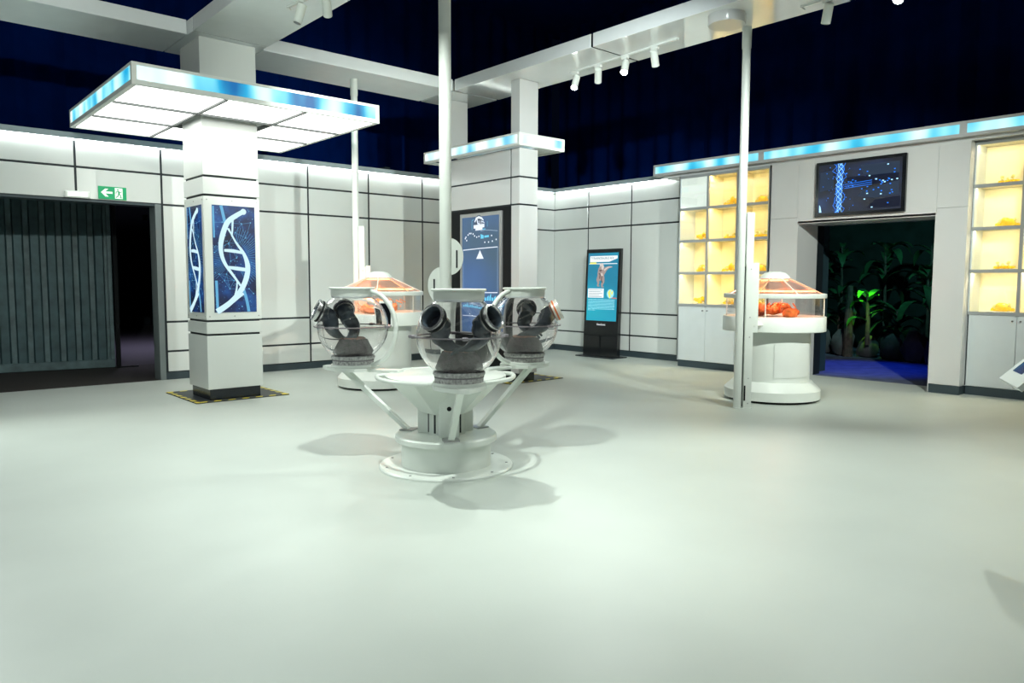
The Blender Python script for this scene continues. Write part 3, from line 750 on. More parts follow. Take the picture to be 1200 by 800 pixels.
for s_ in range(9):
    x = .26+rnd.uniform(-.05, .05); pts = []
    for i in range(15): pts.append((x+rnd.uniform(-.035, .035), 1-i/14)); x = .26+(x-.26)*.8+rnd.uniform(-.02, .02)
    F.line(mb, pts, .007, .0012)
for i in range(60):
    a = .26+rnd.gauss(0, .09); b = rnd.uniform(.02, .98)
    if .02 < a < .98: F.dot(mb, a, b, rnd.choice((.003, .005, .007)), .0012, 6)
for i in range(34):
    a = rnd.uniform(.3, .95); b = .55+rnd.gauss(0, .2)
    if .03 < b < .97: F.poly(mb, [(a, b), (a+.018, b), (a+.018, b+.018), (a, b+.018)], .0012)
for b in (.52, .56, .60): F.line(mb, [(.33, b-.04), (.66, b)], .006, .0012)
mb.build('lightning', 'bolt', sc, fix=False)
mb = MB()
for s_ in range(3):
    pts = [(.27+.035*math.sin(i*1.3+s_*2.1)+rnd.uniform(-.012, .012), 1-i/16) for i in range(17)]; F.line(mb, pts, .005, .0018)
for a, b in ((.78, .56), (.80, .53), (.83, .87), (.62, .68), (.88, .56), (.94, .57), (.57, .22), (.66, .05), (.76, .30), (.60, .33), (.70, .60)): F.poly(mb, [(a, b), (a+.02, b), (a+.02, b+.02), (a, b+.02)], .0018)
F.poly(mb, [(.02, .02), (.05, .02), (.035, .14), (.02, .18)], .0018)
mb.build('bright_core', 'bolt_core', sc, fix=False)

# ------------------------------------------------------------------ jungle room behind door_2
wj = MB(); wj.box(5.6, 5.7, -9.5, -1.0, 0, 2.9); wj.box(.25, 5.6, -9.5, -9.4, 0, 2.9)
struct(wj.build('wall_jungle', 'jungle_wall', None))
struct(bx('ceiling_jungle', 'jungle_wall', None, .25, 5.7, -9.5, -1.0, 2.9, 3.0))
struct(bx('floor_jungle', 'jungle_floor', None, 0, 5.7, -9.5, -1.0, -.12, 0))
struct(bx('wall_jungle_side', 'reveal_teal', None, .25, .72, -5.50, -5.40, 0, 2.9))
struct(bx('wall_jungle_far', 'jungle_wall', None, .25, 5.6, -1.1, -1.0, 0, 2.9))
def leaf_mesh(name, L_, W_, droop, m_):
    mb = MB(); n = 7; rows = []
    for i in range(n+1):
        t = i/n; wd = W_*math.sin(PI*min(1, t*.93+.05))**.8*(1 if t < 1 else .05)
        y = L_*t*math.cos(droop*t*.6); z = L_*t*math.sin(.9-droop*t)*.9
        rows.append([mb.bm.verts.new((-wd/2, y, z+wd*.18)), mb.bm.verts.new((0, y, z)), mb.bm.verts.new((wd/2, y, z+wd*.18))])
    for a, b in zip(rows, rows[1:]):
        for k in (0, 1): mb.bm.faces.new([a[k], a[k+1], b[k+1], b[k]])
    me = bpy.data.meshes.new(name); mb.bm.to_mesh(me); mb.bm.free(); me.materials.append(MATS[m_])
    for p in me.polygons: p.use_smooth = True
    return me
LM = [leaf_mesh('leaf', .75, .22, .9, 'leaf'), leaf_mesh('leaf', .95, .27, 1.3, 'leaf'), leaf_mesh('leaf', .6, .20, .6, 'leaf')]
LB = [leaf_mesh('leaf', .55, .17, 1.0, 'leaf_bright'), leaf_mesh('leaf', .42, .16, .6, 'leaf_bright')]
def plant(loc, h, nl, label, meshes, sc=1., seed=0):
    rnd = random.Random(seed); o = thing('jungle_plant', label, 'plant', loc, group='plants in the dark jungle room')
    MB().tube([(0, 0, 0), (.02, .01, h*.5), (0, .03, h)], [.045*sc, .035*sc, .02*sc], 8).build('stem', 'trunk', o, world=False, smooth=True)
    for i in range(nl):
        l = bpy.data.objects.new('leaf', meshes[i % len(meshes)]); COL.objects.link(l); l.parent = o
        l.location = (0, .02, h*rnd.uniform(.45, 1.0)); l.rotation_euler = (rnd.uniform(-.2, .25), 0, i*2.4+rnd.uniform(-.4, .4)); k = sc*rnd.uniform(.7, 1.05); l.scale = (k, k, k)
    return o
def jp(u, d):  # a point in the jungle room: lateral y and depth x
    return (d, u, 0)
PL = [((3.9, -3.6), 1.9, 'tall dark plant deepest left in the jungle room'), ((3.7, -4.3), 1.2, 'dark leafy plant left of the green lit one'), ((4.1, -5.0), 2.1, 'tall dark plant behind the green lit one'),
      ((3.8, -5.9), 1.6, 'dark leafy plant right of the green lit one'), ((3.7, -6.4), 2.0, 'tall dark plant by the right jamb of the jungle doorway'), ((4.2, -4.1), 2.15, 'tallest dark plant at the jungle back wall'),
      ((3.5, -5.5), .9, 'low dark plant at the foot of the jungle rocks'), ((3.3, -6.75), 1.2, 'dark plant nearest the right jamb of the jungle doorway'), ((4.2, -5.8), 2.1, 'dark overhanging plant at the upper right of the jungle')]
for i, ((x, y), h, lb_) in enumerate(PL): plant((x, y, 0), h, 17, lb_, LM, .85, i)
gp_ = plant((3.15, -5.10, .25), .95, 8, 'banana plant lit bright green in the jungle doorway', LB+[LM[2]], 1.05, 42)
MB().tube([(3.25, -4.7, 0), (3.28, -4.68, .7), (3.22, -4.72, 1.35)], [.09, .075, .05], 9).build('tree_stump', 'trunk', None, smooth=True)
tag(bpy.data.objects['tree_stump'], 'slim brown trunk beside the green lit banana plant', 'trunk')
random.seed(21)
RK = [(3.5, -3.5, .30, .42), (3.45, -4.05, .28, .50), (3.4, -4.5, .30, .46), (3.35, -5.0, .28, .34), (3.3, -5.45, .30, .44), (3.1, -5.95, .32, .48), (2.9, -6.4, .30, .5)]
RN = ['leftmost', 'second', 'third', 'fourth', 'fifth', 'sixth', 'rightmost']
for i, (x, y, r, h) in enumerate(RK):
    o = MB().blob((0, 0, h*.45), r*.6, r*.72, h*.75, 2, .17, 0.).build('jungle_rock', 'rock', None, smooth=True); o.location = (x+.05, y, 0)
    tag(o, f'dark upright rock edging the blue jungle floor, {RN[i]} of the row', 'rock', 'rocks edging the jungle floor')
random.seed(7)
def spot_plain(loc, tgt, col_, e, ang, name, label):
    o = thing('jungle_lamp', label, 'lamp', loc); d = (Vector(tgt)-Vector(loc)).normalized()
    MB().cyl(-d*.08, d*.06, .05, 14).build('lamp_body', 'black', o, world=False, smooth=True)
    MB().cyl((0, 0, 0), (0, 0, .07), .012, 8).build('stem', 'black', o, world=False)
    L = bpy.data.lights.new('beam', 'SPOT'); L.energy = e; L.color = col_; L.spot_size = R(ang); L.spot_blend = .7; L.shadow_soft_size = .04
    lo = bpy.data.objects.new('beam', L); COL.objects.link(lo); lo.parent = o; lo.location = d*.08; lo.rotation_euler = d.to_track_quat('-Z', 'Y').to_euler()
spot_plain((1.9, -5.4, 2.82), (1.6, -5.7, 0), (.004, .06, .9), 230, 60, 'blue', 'black ceiling lamp washing the jungle floor blue')
spot_plain((1.9, -5.6, 2.82), (3.15, -5.10, 1.0), (.35, 1.0, .06), 420, 17, 'green', 'black ceiling lamp shining green onto the banana plant')
spot_plain((1.7, -6.0, 2.82), (4.0, -4.9, 1.7), (.20, .80, .66), 150, 80, 'teal', 'black ceiling lamp giving the jungle a faint teal light')
# corridor light behind the gate
spot_plain((-6.4, 5.5, 2.7), (-6.6, 5.6, 0), (.70, .66, .85), 150, 140, 'corr', 'black ceiling lamp in the dark corridor behind the gate')

# ------------------------------------------------------------------ totem with dinosaur poster
tt = thing('digital_totem', 'black free-standing screen totem showing a dinosaur poster against the panel wall', 'totem', (-.46, -1.73, 0))
tt.rotation_euler = (0, 0, R(1.5))
bx('foot_plate', 'plinth_black', tt, -.20, .22, -.46, .46, 0, .022, .004, world=False)
body = MB(); body.prism([(-.03, -.415, .022), (.06, -.415, .022), (.115, -.415, 2.02), (.055, -.415, 2.02)], (0, .83, 0))
body = body.build('body', 'bezel', tt, world=False)
mb = MB(); mb.box(-.034, .03, -.40, .40, .40, .408)
mb.box(-.034, .03, -.004, .004, .06, .40); mb.build('access_seams', 'black', body, world=False)
slope = (.055+.03)/(2.02-.022)
def tface(z): return -.03+(z-.022)*slope
v = Vector((slope, 0, 1)).normalized()
F = Face((tface(.68), .365, .68), (0, -1, 0), v, .73, 1.27, .002)
scn = MB(); F.poly(scn, [(0, 0), (1, 0), (1, 1), (0, 1)], -.001); scn = scn.build('display', 'poster_blue', body, world=False)
mb = MB(); F.poly(mb, [(.06, .955), (.97, .955), (.97, .915), (.70, .868), (.06, .868)], .001); F.poly(mb, [(.03, .835), (.97, .835), (.97, .845), (.03, .845)], .001); F.poly(mb, [(.03, .34), (.56, .34), (.56, .475), (.03, .475)], .001)
mb.build('white_fields', 'poster_white', body, world=False)
mb = MB(); F.poly(mb, [(.06, .838), (.28, .838), (.28, .862), (.06, .862)], .002); mb.build('tag_field', 'poster_yellow', body, world=False)
mb = MB()
for k, (w_, b) in enumerate(((.46, .45), (.40, .425), (.47, .40), (.36, .375), (.44, .352))): F.poly(mb, [(.06, b), (.06+w_, b), (.06+w_, b+.006), (.06, b+.006)], .002)
mb.build('table_lines', 'poster_text', body, world=False)
rnd = random.Random(9); mb = MB()
for k in range(10):
    b = .31-.0175*k; a = .05; end = .93 if k < 9 else .3
    while a < end:
        w_ = rnd.uniform(.03, .10); w_ = min(w_, end-a); F.poly(mb, [(a, b), (a+w_, b), (a+w_, b+.008), (a, b+.008)], .001); a += w_+.012
mb.build('body_text', 'poster_pale', body, world=False)
text_mesh('title_text', 'TYRANNOSAURUS REX', .062, 'poster_text', body, F.M(.09, .905), 'LEFT', False, .86)
text_mesh('maker_text', 'ViewSonic', .052, 'poster_white', body, Face((tface(.595), .10, .595), (0, -1, 0), v, .3, .1, .002).M(0, 0), 'LEFT', False)
# dinosaur on the poster (frontal walk, head up left, tail to the upper right)
mb = MB()
F.line(mb, [(.46, .80), (.44, .76), (.43, .70), (.46, .64), (.48, .60)], [.09, .13, .15, .15, .10], .0012)
F.line(mb, [(.50, .70), (.60, .765), (.70, .79), (.82, .79)], [.10, .075, .04, .01], .0012)
F.line(mb, [(.40, .66), (.35, .60), (.37, .55), (.34, .515)], [.10, .075, .045, .03], .0012); F.line(mb, [(.50, .64), (.52, .57), (.49, .53), (.50, .50)], [.10, .07, .045, .03], .0012)
F.line(mb, [(.34, .513), (.41, .513)], .02, .0012); F.line(mb, [(.47, .50), (.55, .50)], .02, .0012)
mb.build('dinosaur_print', 'dino', body, world=False, fix=False)
mb = MB(); F.line(mb, [(.40, .815), (.46, .825), (.50, .79), (.49, .755)], [.05, .08, .07, .04], .002); F.line(mb, [(.55, .745), (.66, .785), (.80, .795)], [.03, .02, .006], .002); F.line(mb, [(.46, .70), (.50, .66)], .04, .002); mb.build('pale_hide_print', 'dino_light', body, world=False, fix=False)
mb = MB(); F.line(mb, [(.39, .745), (.43, .735), (.47, .75)], [.02, .035, .02], .0028); F.line(mb, [(.38, .70), (.42, .68), (.41, .62)], .025, .0028); F.line(mb, [(.48, .66), (.47, .60), (.50, .56)], .022, .0028); F.dot(mb, .44, .80, .008, .0028); mb.build('dark_hide_print', 'dino_dark', body, world=False, fix=False)
mb = MB(); F.dot(mb, .78, .40, .085, .001, 20); mb.build('globe_print', 'poster_pale', body, world=False)
mb = MB(); F.poly(mb, [(.70, .42), (.76, .46), (.80, .45), (.77, .41), (.80, .37), (.76, .33), (.73, .37)], .002); F.poly(mb, [(.80, .42), (.87, .45), (.86, .40), (.83, .38)], .002); mb.build('land_print', 'poster_yellow', body, world=False)
mb = MB(); F.poly(mb, [(.82, .336), (.99, .330), (.99, .342), (.82, .346)], .002); mb.build('red_mark', 'poster_red', body, world=False)

# ------------------------------------------------------------------ glove station
gs = thing('glove_station', 'white glove-box station with three clear globes around a tall pole', 'exhibit', (-7.614, -6.617, 0))
MB().lathe([(0, 0), (.507, 0), (.507, .014), (.50, .022), (0, .022)], 64).build('base_plate', 'powder_white', gs, world=False, smooth=True)
MB().lathe([(.34, .022), (.34, .21), (.385, .21), (.385, .245), (.375, .256), (0, .256)], 64).build('drum', 'powder_white', gs, world=False, smooth=True)
mb = MB()
for k in range(9): a = 2*PI*k/9; mb.cyl((.46*math.cos(a), .46*math.sin(a), .022), (.46*math.cos(a), .46*math.sin(a), .026), .010, 8)
mb.build('floor_bolts', 'silver', gs, world=False)
MB().lathe([(0, .66), (.05, .66), (.455, .672), (.455, .698), (.445, .704), (0, .704)], 64).build('table_top', 'powder_white', gs, world=False, smooth=True)
mb = MB(); 
def hexp(r, rot): return [(r*math.cos(rot+2*PI*k/6), r*math.sin(rot+2*PI*k/6)) for k in range(6)]
h0 = hexp(.155, 0); mb.prism([(x, y, .256) for x, y in h0], (0, 0, .405)); ped = mb.build('pedestal', 'powder_white', gs, world=False)
for k in range(3):   # flared gusset boxes toward the three globes and the dark slots between
    a = R(-120+120*k+60)
    M_ = Matrix.Rotation(a, 4, 'Z')
    mb = MB(); mb.prism([(.10, -.16, .40), (.165, -.10, .40), (.165, .10, .40), (.10, .16, .40)], (0, 0, .01))
    mb = MB()
    lo = [(.05, -.13, .42), (.168, -.09, .42), (.168, .09, .42), (.05, .13, .42)]; hi = [(.05, -.25, .665), (.40, -.17, .665), (.40, .17, .665), (.05, .25, .665)]
    vs = mb._v(lo+hi)
    for q in ((0, 1, 2, 3), (7, 6, 5, 4), (0, 4, 5, 1), (1, 5, 6, 2), (2, 6, 7, 3), (3, 7, 4, 0)): mb.bm.faces.new([vs[i] for i in q])
    mb.xf(M_); mb.build('gusset', 'powder_white', gs, world=False)
    mb = MB(); mb.box(.128, .137, -.045, -.02, .27, .41); mb.box(.128, .137, .02, .045, .27, .41); mb.xf(M_); mb.build('slot', 'gap', ped, world=False)
    b = R(-120+120*k); Mb = Matrix.Rotation(b, 4, 'Z')
    mb = MB(); mb.box(.10, .205, -.075, .075, .256, .60, .004); mb.xf(Mb); fp = mb.build('front_cover', 'powder_white', gs, world=False)
    mb = MB(); mb.cyl((.204, 0, .47), (.209, 0, .47), .017, 14); mb.xf(Mb); mb.build('lock', 'black', fp, world=False)
    mb = MB(); mb.box(.17, .26, -.07, .07, .605, .66, .004); mb.xf(Mb); mb.build('bracket', 'powder_white', gs, world=False)
    # strut from the drum rim to the outer end of the tray
    mb = MB(); mb.prism([(.30, -.022, .256), (.345, -.022, .256), (.925, -.022, .715), (.885, -.022, .735)], (0, .044, 0)); mb.xf(Mb); st_ = mb.build('strut', 'powder_white', gs, world=False)
    mb = MB(); mb.box(.26, .37, -.06, .06, .256, .266); mb.xf(Mb); mb.build('strut_foot', 'silver', st_, world=False)
    # grab rail between this globe and the next
    pts = []
    for i in range(17):
        t = -47+94*i/16; r_ = .515 if 1 < i < 15 else (.48 if i in (1, 15) else .43); aa = a+R(t); pts.append((r_*math.cos(aa), r_*math.sin(aa), .69))
    MB().tube([tuple(p) for p in smooth_pts(pts, 2)], .016, 10).build('grab_rail', 'powder_white', gs, world=False, smooth=True)
MB().cyl((0, 0, .70), (0, 0, 4.14), .045, 28).build('pole', 'powder_white', gs, world=False, smooth=True)
MB().cyl((0, 0, .704), (0, 0, .73), .10, 28).build('pole_flange', 'powder_white', gs, world=False, smooth=True)
# half-disc plates on the pole (to the camera's right and left)
cr = Vector((.752, -.659, 0))
for sgn, z0_, z1_ in ((1, 1.452, 1.725), (-1, 1.235, 1.51)):
    zc = (z0_+z1_)/2; rr = (z1_-z0_)/2; pts = []
    u_ = cr*sgn
    for i in range(19):
        t = -PI/2+PI*i/18; p = u_*(.035+.098*math.cos(t)); pts.append((p.x, p.y, zc+rr*math.sin(t)))
    nn = Vector((.659, .752, 0))*.02
    pl_ = MB().prism([Vector(p)-nn*.5 for p in pts], nn).build('half_disc_plate', 'powder_white', gs, world=False)
    c0 = u_*.085-nn*.56; e_ = u_*.006
    MB().prism([c0-e_+Vector((0, 0, zc-rr*.62)), c0+e_+Vector((0, 0, zc-rr*.62)), c0+e_+Vector((0, 0, zc+rr*.35)), c0-e_+Vector((0, 0, zc+rr*.35))], -nn*.1).build('slot', 'gap', pl_, world=False)

GR = .277; GZ = 1.02
def glove(az, el):
    """rubber glove hanging from a port at azimuth az into the globe: sleeve + palm + five fingers, one skinned mesh"""
    p0 = Vector((math.cos(el)*math.cos(az), math.cos(el)*math.sin(az), math.sin(el)))*(GR*.98)
    sg = 1 if az > 0 else -1
    sh = p0*.70+Vector((0, 0, -.02))
    elb = Vector((.105 if sg > 0 else .07, sg*.140, -.012)); wr_ = Vector((.115 if sg > 0 else .03, sg*.080, -.055))
    V = []; E_ = []; RR = []
    def add(p, r_, prev=None):
        V.append(tuple(p)); RR.append(r_)
        if prev is not None: E_.append((prev, len(V)-1))
        return len(V)-1
    a = add(p0, .063); b = add(sh, .068, a); c = add((sh+elb)*.5, .067, b); d = add(elb, .060, c); e = add(wr_, .043, d)
    f = Vector((-.15, -sg*.95, -.22)).normalized(); s_ = f.cross(Vector((0, 0, 1))).normalized(); dn = Vector((0, 0, -1)); s_ = (s_+dn*.35).normalized()
    palm = add(wr_+f*.035+dn*.006, .041, e)
    for i, (off, ln) in enumerate(((-.036, .062), (-.013, .078), (.010, .074), (.033, .056))):
        k0 = wr_+f*.060+s_*off+dn*.010
        i0 = add(k0, .0130, palm); i1 = add(k0+f*ln*.5+dn*.002+s_*off*.3, .0118, i0); i2 = add(k0+f*ln*.9+dn*.010+s_*off*.5, .0105, i1); add(k0+f*ln*1.18+dn*.024+s_*off*.6, .0092, i2)
    t0 = add(wr_+f*.02-s_*.040*sg+dn*.010, .0135, palm); t1 = add(wr_+f*.048-s_*.062*sg+dn*.022, .0112, t0); add(wr_+f*.078-s_*.066*sg+dn*.036, .0090, t1)
    me = bpy.data.meshes.new('glove'); me.from_pydata(V, E_, [])
    o = bpy.data.objects.new('glove', me); COL.objects.link(o)
    o.modifiers.new('skin', 'SKIN'); 
    for i, sv in enumerate(me.skin_vertices[0].data): sv.radius = (RR[i], RR[i]); sv.use_root = (i == 0)
    ss = o.modifiers.new('sub', 'SUBSURF'); ss.levels = 2; ss.render_levels = 2
    bpy.context.view_layer.update()
    m2 = bpy.data.meshes.new_from_object(o.evaluated_get(bpy.context.evaluated_depsgraph_get()))
    bpy.data.objects.remove(o); m2.materials.clear(); m2.materials.append(MATS['rubber'])
    for p in m2.polygons: p.use_smooth = True
    return m2
AZ, EL = R(44), R(25)
glove_me = [glove(AZ, EL), glove(-AZ, EL)]
def globe_unit(clamp):
    # glass sphere between collar (z -.26) and cap (z +.235)
    prof = []; t0, t1 = -R(55), R(56)
    for i in range(29):
        t = t0+(t1-t0)*i/28; prof.append((GR*math.cos(t), GR*math.sin(t)))
    for i in range(29):
        t = t1+(t0-t1)*i/28; prof.append(((GR-.005)*math.cos(t), (GR-.005)*math.sin(t)))
    prof.append(prof[0])
    gl = MB().lathe(prof, 64).build('globe', 'globe_glass', gs, world=False, smooth=True)
    def sub(mb, name, m_, smooth=True): return mb.build(name, m_, gl, world=False, smooth=smooth)
    sub(MB().lathe([(GR-.001, -.004), (GR+.024, -.004), (GR+.024, .004), (GR-.001, .004)], 56), 'equator_flange', 'smoke_ring')
    mb = MB()
    for k in range(4): mb.box(GR+.012, GR+.05, -.018, .018, -.010, .010, .003); mb.xf(Matrix.Rotation(PI/2, 4, 'Z'))
    sub(mb, 'flange_clips', 'smoke_ring', False)
    sub(MB().lathe([(.15, -.226), (.168, -.232), (.172, -.244), (.164, -.258), (.0, -.258)], 48), 'inner_floor', 'grit')
    sub(MB().lathe([(0, -.300), (.160, -.300), (.160, -.268), (.150, -.262), (.150, -.256)], 48), 'collar', 'grit')
    sub(MB().lathe([(.150, -.268), (.163, -.268), (.163, -.260), (.150, -.260)], 48), 'collar_seal', 'smoke_ring')
    sub(MB().lathe([(0, -.322), (.166, -.322), (.172, -.316), (.172, -.298), (0, -.298)], 48), 'collar_flange', 'powder_white')
    sub(MB().lathe([(.150, .226), (.160, .226), (.166, .250), (.166, .292), (.150, .296), (0, .296)], 48), 'cap', 'powder_white')
    sub(MB().lathe([(.140, .236), (.158, .220), (.164, .238), (.146, .250)], 48), 'cap_ring', 'gloss_white')
    sub(MB().lathe([(0, .290), (.176, .290), (.180, .294), (.180, .302), (.172, .306), (0, .306)], 48), 'cap_plate', 'powder_white')
    # handle arc on the inner side
    pts = [(-.11, 0, .275), (-.16, 0, .278)]
    for i in range(13):
        t = R(62)-R(124)*i/12; pts.append((-.105-.275*math.cos(t), 0, -.012+.30*math.sin(t)))
    pts += [(-.16, 0, -.305), (-.11, 0, -.305)]
    sub(MB().tube([tuple(p) for p in smooth_pts(pts, 2)], .019, 12), 'handle', 'powder_white')
    # tray under the globe, tapering outward
    mb = MB(); tr = [(-.18, -.10), (-.11, -.17), (.06, -.172), (.17, -.11), (.26, -.03), (.26, .03), (.17, .11), (.06, .172), (-.11, .17), (-.18, .10)]
    mb.prism([(x, y, -.345) for x, y in tr], (0, 0, .026)); sub(mb, 'tray', 'powder_white', False)
    mb = MB(); mb.box(-.42, -.10, -.05, .05, -.352, -.330, .003); sub(mb, 'tray_arm', 'powder_white', False)
    for i, s_ in enumerate((1, -1)):
        d = Vector((math.cos(EL)*math.cos(s_*AZ), math.cos(EL)*math.sin(s_*AZ), math.sin(EL)))
        Mq = Matrix.Translation(d*(GR*.93)) @ d.to_track_quat('Z', 'Y').to_matrix().to_4x4()
        sub(MB().lathe([(.072, .0), (.080, 0), (.080, .045), (.088, .047), (.088, .060), (.074, .062), (.070, .055), (.070, 0)], 36, M=Mq), 'port_ring', 'steel' if not (clamp and s_ == -1) else 'acrylic')
        sub(MB().lathe([(.080, .018), (.0875, .018), (.0875, .032), (.080, .032)], 36, M=Mq), 'port_clamp', 'orange_clamp' if (clamp and s_ == -1) else 'black')
        sub(MB().lathe([(.0715, .056), (.066, .04), (.062, .0), (.058, -.05), (.050, -.09), (0, -.10)], 30, M=Mq), 'port_lining', 'rubber')
        o = bpy.data.objects.new('glove', glove_me[i]); COL.objects.link(o); o.parent = gl
    return gl
SPOTS = [(-120, False), (120, False), (0, True)]
SO = ['in the globe nearest the viewer', 'in the left globe', 'in the right globe with the orange clamp']
for i, (a, cl) in enumerate(SPOTS):
    gl = globe_unit(cl); a = R(a)
    gl.location = (.80*math.cos(a), .80*math.sin(a), GZ+.03); gl.rotation_euler = (0, 0, a)
    wpos = Vector((-7.614+.80*math.cos(a), -6.617+.80*math.sin(a), GZ+.03))
    random.seed(30+i)
    so = thing('soil_nest', f'dark mound of soil {SO[i]}', 'soil', wpos+Vector((0, 0, -.2575)), group='soil mounds in the globes')
    mb = MB(); mb.lathe([(0, .125), (.04, .13), (.070, .160), (.105, .155), (.132, .11), (.156, .055), (.145, .02), (.135, .001), (0, .001)], 36)
    for v_ in mb.bm.verts: v_.co += Vector((random.uniform(-.008, .008), random.uniform(-.008, .008), random.uniform(-.006, .006) if v_.co.z > .01 else 0))
    mb.build('mound', 'soil', so, world=False, smooth=True)
    MB().lathe([(.045, .135), (.072, .165), (.088, .170), (.102, .161), (.06, .135)], 28).build('rim', 'soil_rim', so, world=False, smooth=True)

# ------------------------------------------------------------------ incubator cases
def incubator(loc, rz, label, plab, tablet, offs):
    o = thing('incubator_case', label, 'display case', loc)
    o.rotation_euler = (0, 0, rz)
    W = dict(world=False)
    MB().lathe([(0, .0), (.50, 0), (.50, .03), (0, .03)], 48).build('shadow_gap', 'black', o, smooth=True, **W)
    MB().lathe([(0, .03), (.555, .03), (.555, .135), (.545, .145), (.455, .235), (.0, .235)], 64).build('base_ring', 'powder_white', o, smooth=True, **W)
    MB().lathe([(.425, .235), (.425, .835), (0, .835)], 64).build('drum', 'powder_white', o, smooth=True, **W)
    for a0 in (60, 212):
        MB().lathe([(.428, .30), (.434, .30), (.434, .70), (.428, .70)], 18, a0=R(a0), a1=R(a0+66)).build('access_panel', 'white', o, smooth=True, **W)
    MB().lathe([(0, .83), (.585, .83), (.592, .838), (.592, .995), (.585, 1.005), (.55, 1.005), (0, 1.000)], 64).build('tray', 'powder_white', o, smooth=True, **W)
    MB().lathe([(.560, 1.005), (.560, 1.225)], 64).build('glass_wall', 'case_glass', o, smooth=True, fix=False, **W)
    mb = MB()
    for k in range(4):
        a = R(20+90*k); mb.cyl((.562*math.cos(a), .562*math.sin(a), 1.005), (.562*math.cos(a), .562*math.sin(a), 1.225), .006, 6)
    mb.build('glass_joints', 'acrylic', o, **W)
    MB().lathe([(.545, 1.222), (.585, 1.222), (.59, 1.23), (.59, 1.268), (.58, 1.275), (.545, 1.275)], 64).build('roof_ring', 'powder_white', o, smooth=True, **W)
    N_ = 8
    for k in range(N_):
        a = 2*PI*k/N_+.2; b = 2*PI*(k+1)/N_+.2; r0, r1 = .555, .165
        P = [Vector((r0*math.cos(a), r0*math.sin(a), 1.272)), Vector((r0*math.cos(b), r0*math.sin(b), 1.272)), Vector((r1*math.cos(b), r1*math.sin(b), 1.455)), Vector((r1*math.cos(a), r1*math.sin(a), 1.455))]
        pn = MB().poly(P).build('roof_pane', 'roof_glass', o, fix=False, **W)
        MB().cyl(P[0], P[3], .007, 6).build('roof_bar', 'powder_white' if k % 2 else 'nest_peach', pn, **W)
    MB().lathe([(0, 1.44), (.17, 1.44), (.18, 1.452), (.165, 1.48), (.12, 1.52), (.06, 1.535), (0, 1.537)], 40).build('cap', 'powder_white', o, smooth=True, **W)
    MB().tube([(.45*math.cos(2*PI*k/32), .45*math.sin(2*PI*k/32), 1.30) for k in range(32)], .007, 6, True).build('heat_ring', 'heat_tube', o, **W)
    MB().tube([(.15*math.cos(2*PI*k/20), .15*math.sin(2*PI*k/20), 1.43) for k in range(20)], .008, 6, True).build('heat_ring', 'heat_tube', o, **W)
    L = bpy.data.lights.new('heat_light', 'POINT'); L.energy = 9; L.color = (1.0, .38, .18); L.shadow_soft_size = .12
    lo = bpy.data.objects.new('heat_light', L); COL.objects.link(lo); lo.parent = o; lo.location = (0, 0, 1.38)
    # pole with square cover post
    px, py = offs
    d = Vector((px, py, 0)).normalized(); n = Vector((-d.y, d.x, 0))
    pole = MB().cyl((px, py, 0), (px, py, BZ), .044, 24).build('pole', 'powder_white', o, smooth=True, **W)
    MB().cyl((px, py, BZ-.22), (px, py, BZ-.001), .050, 24).build('pole_sleeve', 'powder_white', pole, smooth=True, **W)
    return o, d, n
def incub_posts(o, offs, along, z_top):
    """rectangular cover posts beside the pole; along = local unit vector to the right of the pole as the photo shows it"""
    px, py = offs; W = dict(world=False)
    a = Vector(along).normalized(); b = Vector((-a.y, a.x, 0)); p = Vector((px, py, 0))
    def pr_(c0, c1, w0, w1, z0, z1, name, m_='powder_white', par=o):
        return MB().prism([p+a*c0+b*w0+Vector((0, 0, z0)), p+a*c1+b*w0+Vector((0, 0, z0)), p+a*c1+b*w1+Vector((0, 0, z0)), p+a*c0+b*w1+Vector((0, 0, z0))], (0, 0, z1-z0)).build(name, m_, par, **W)
    pr_(.046, .125, -.045, .045, 1.60, z_top, 'upper_cover')
    q = pr_(.050, .140, -.05, .05, 0, 1.60, 'lower_cover'); pr_(.135, .20, -.03, .03, .85, 1.62, 'hinge_bracket'); pr_(-.045, .15, -.062, -.05, 0, .012, 'foot_plate')
    pr_(.052, .070, -.054, -.046, .09, .26, 'cable_slot', 'black', q); pr_(.044, .052, -.02, .02, .02, 1.58, 'joint', 'gap', q)
    mb = MB()
    for z in (1.02, .80, .34, .06, 1.55): c = p+a*.10+Vector((0, 0, z)); mb.cyl(c-b*.054, c-b*.046, .007, 8)
    mb.build('screws', 'silver', q, **W)
    mb = MB(); c = p+a*.12
    mb.cyl(c+Vector((0, 0, .92)), Vector((0, 0, .92)), .06, 4); mb.build('tie_arm', 'powder_white', o, **W)
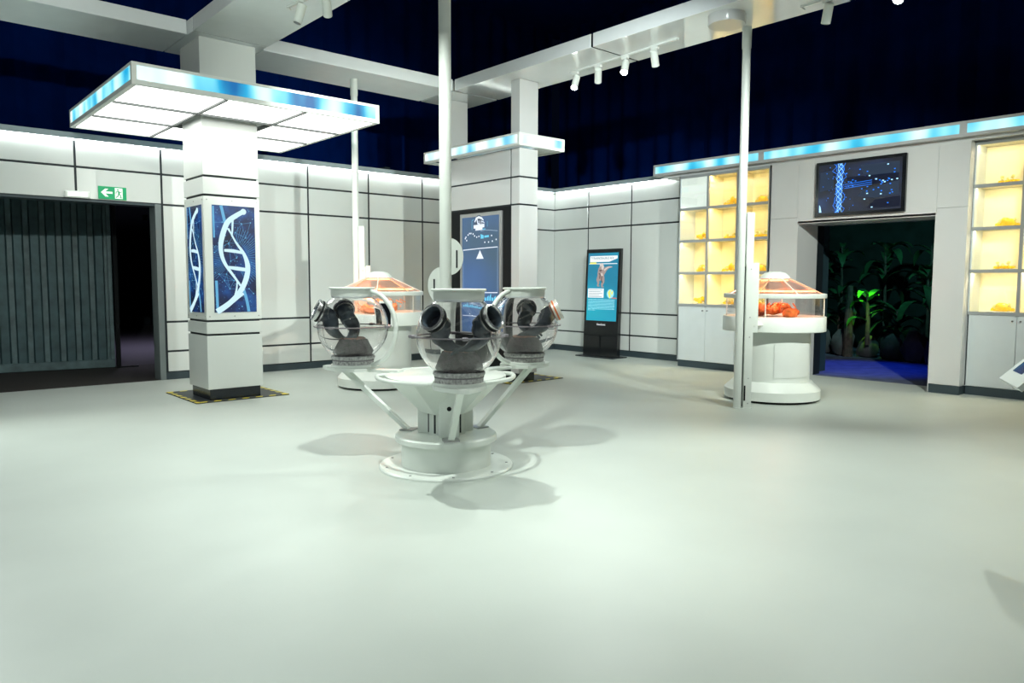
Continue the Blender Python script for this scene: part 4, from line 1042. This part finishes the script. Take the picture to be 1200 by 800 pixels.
def nest(loc, m_, m2, label, seed, dense):
    random.seed(seed); rnd = random.Random(seed)
    o = thing('nest', label, 'nest', loc)
    mb = MB()
    for i in range(dense):
        a = rnd.uniform(0, 2*PI); r_ = rnd.uniform(0, .30); mb.blob((r_*math.cos(a), r_*math.sin(a), .035+.05*(1-r_/.3)), rnd.uniform(.06, .10), rnd.uniform(.05, .08), rnd.uniform(.04, .07), 2, .2, .0)
    mb.build('bedding', m_, o, world=False, smooth=True)
    for i in range(3):
        a = 2.1*i+.4; MB().blob((.15*math.cos(a), .15*math.sin(a), .10), .075, .06, .06, 2, .05).build('egg', m2, o, world=False, smooth=True)
    mb = MB()
    for i in range(26):
        a = rnd.uniform(0, 2*PI); r_ = rnd.uniform(.02, .34); p = Vector((r_*math.cos(a), r_*math.sin(a), rnd.uniform(.02, .12))); d = Vector((rnd.uniform(-1, 1), rnd.uniform(-1, 1), rnd.uniform(.0, .5))).normalized()*rnd.uniform(.05, .11)
        mb.cyl(p-d*.5+Vector((0, 0, .03)), p+d*.5+Vector((0, 0, .03)), .008, 5)
    mb.build('twigs', m_, o, world=False)
    return o
RC = (-2.62, -6.47, 0); RP = (-3.58+2.62, -6.6+6.47)
oR, _, _ = incubator(RC, 0, 'round white incubator case with orange nest beside the jungle doorway', '', False, RP)
incub_posts(oR, RP, (.80, -.60, 0), 2.168)
nest((-2.72, -6.53, 1.005), 'nest_orange', 'nest_orange', 'tangled orange nest inside the incubator beside the jungle doorway', 4, 22)
BC = (-5.69, -2.47, 0); BP = (-5.72+5.69, -1.93+2.47)
oB, _, _ = incubator(BC, 0, 'round white incubator case behind the left globe, glowing peach', '', True, BP)
incub_posts(oB, BP, (.75, -.66, 0), 2.16)
nest((-5.66, -2.45, 1.005), 'nest_peach', 'nest_peach', 'peach coloured nest and eggs inside the rear incubator', 8, 16)
# tablet on the rear incubator
tb = thing('tablet', 'small white framed tablet with black screen on the rear incubator rim', 'tablet', (-5.69, -3.05, 1.0))
tb.location = (-5.93, -3.03, .83); tb.rotation_euler = (0, 0, R(-42))
MB().box(-.085, .085, -.022, 0, .0, .33, .006).build('frame', 'white', tb, world=False)
MB().box(-.065, .065, -.025, -.021, .03, .30).build('screen', 'bezel', tb, world=False)

# ------------------------------------------------------------------ tilted kiosk at the right edge
P0 = Vector((-6.187, -9.862, .878)); e1 = Vector((-.899, -.437, 0)); e2 = Vector((.131, -.270, .304)).normalized()
nk = e2.cross(e1).normalized()
if nk.z < 0: nk = -nk
kq = thing('touch_kiosk', 'white slanted touch-screen stand cut by the right edge of the photo', 'kiosk', (-6.2, -10.1, 0))
LW, LH = .436, .50
q4 = [P0, P0+e1*LW, P0+e1*LW+e2*LH, P0+e2*LH]
MB().prism(q4, -nk*.03).build('slab', 'white', kq)
F = Face(P0+e2*.0, e1, e2, LW, LH, .001)
if F.n.dot(nk) < 0: F.n = -F.n
mb = MB(); F.poly(mb, [(.16, .14), (.62, .14), (.62, .90), (.16, .90)]); mb.build('display', 'kiosk_screen', kq)
mb = MB(); F.dot(mb, .82, .30, .02, 0, 12); mb.build('button', 'black', kq)
ctr = P0+e1*LW*.02+e2*LH*.97
MB().tube([(ctr.x, ctr.y, .02), (ctr.x, ctr.y, ctr.z-.05)], .05, 16).build('post', 'white', kq, smooth=True)
MB().cyl((ctr.x, ctr.y, 0), (ctr.x, ctr.y, .02), .13, 32).build('foot', 'white', kq, smooth=True)
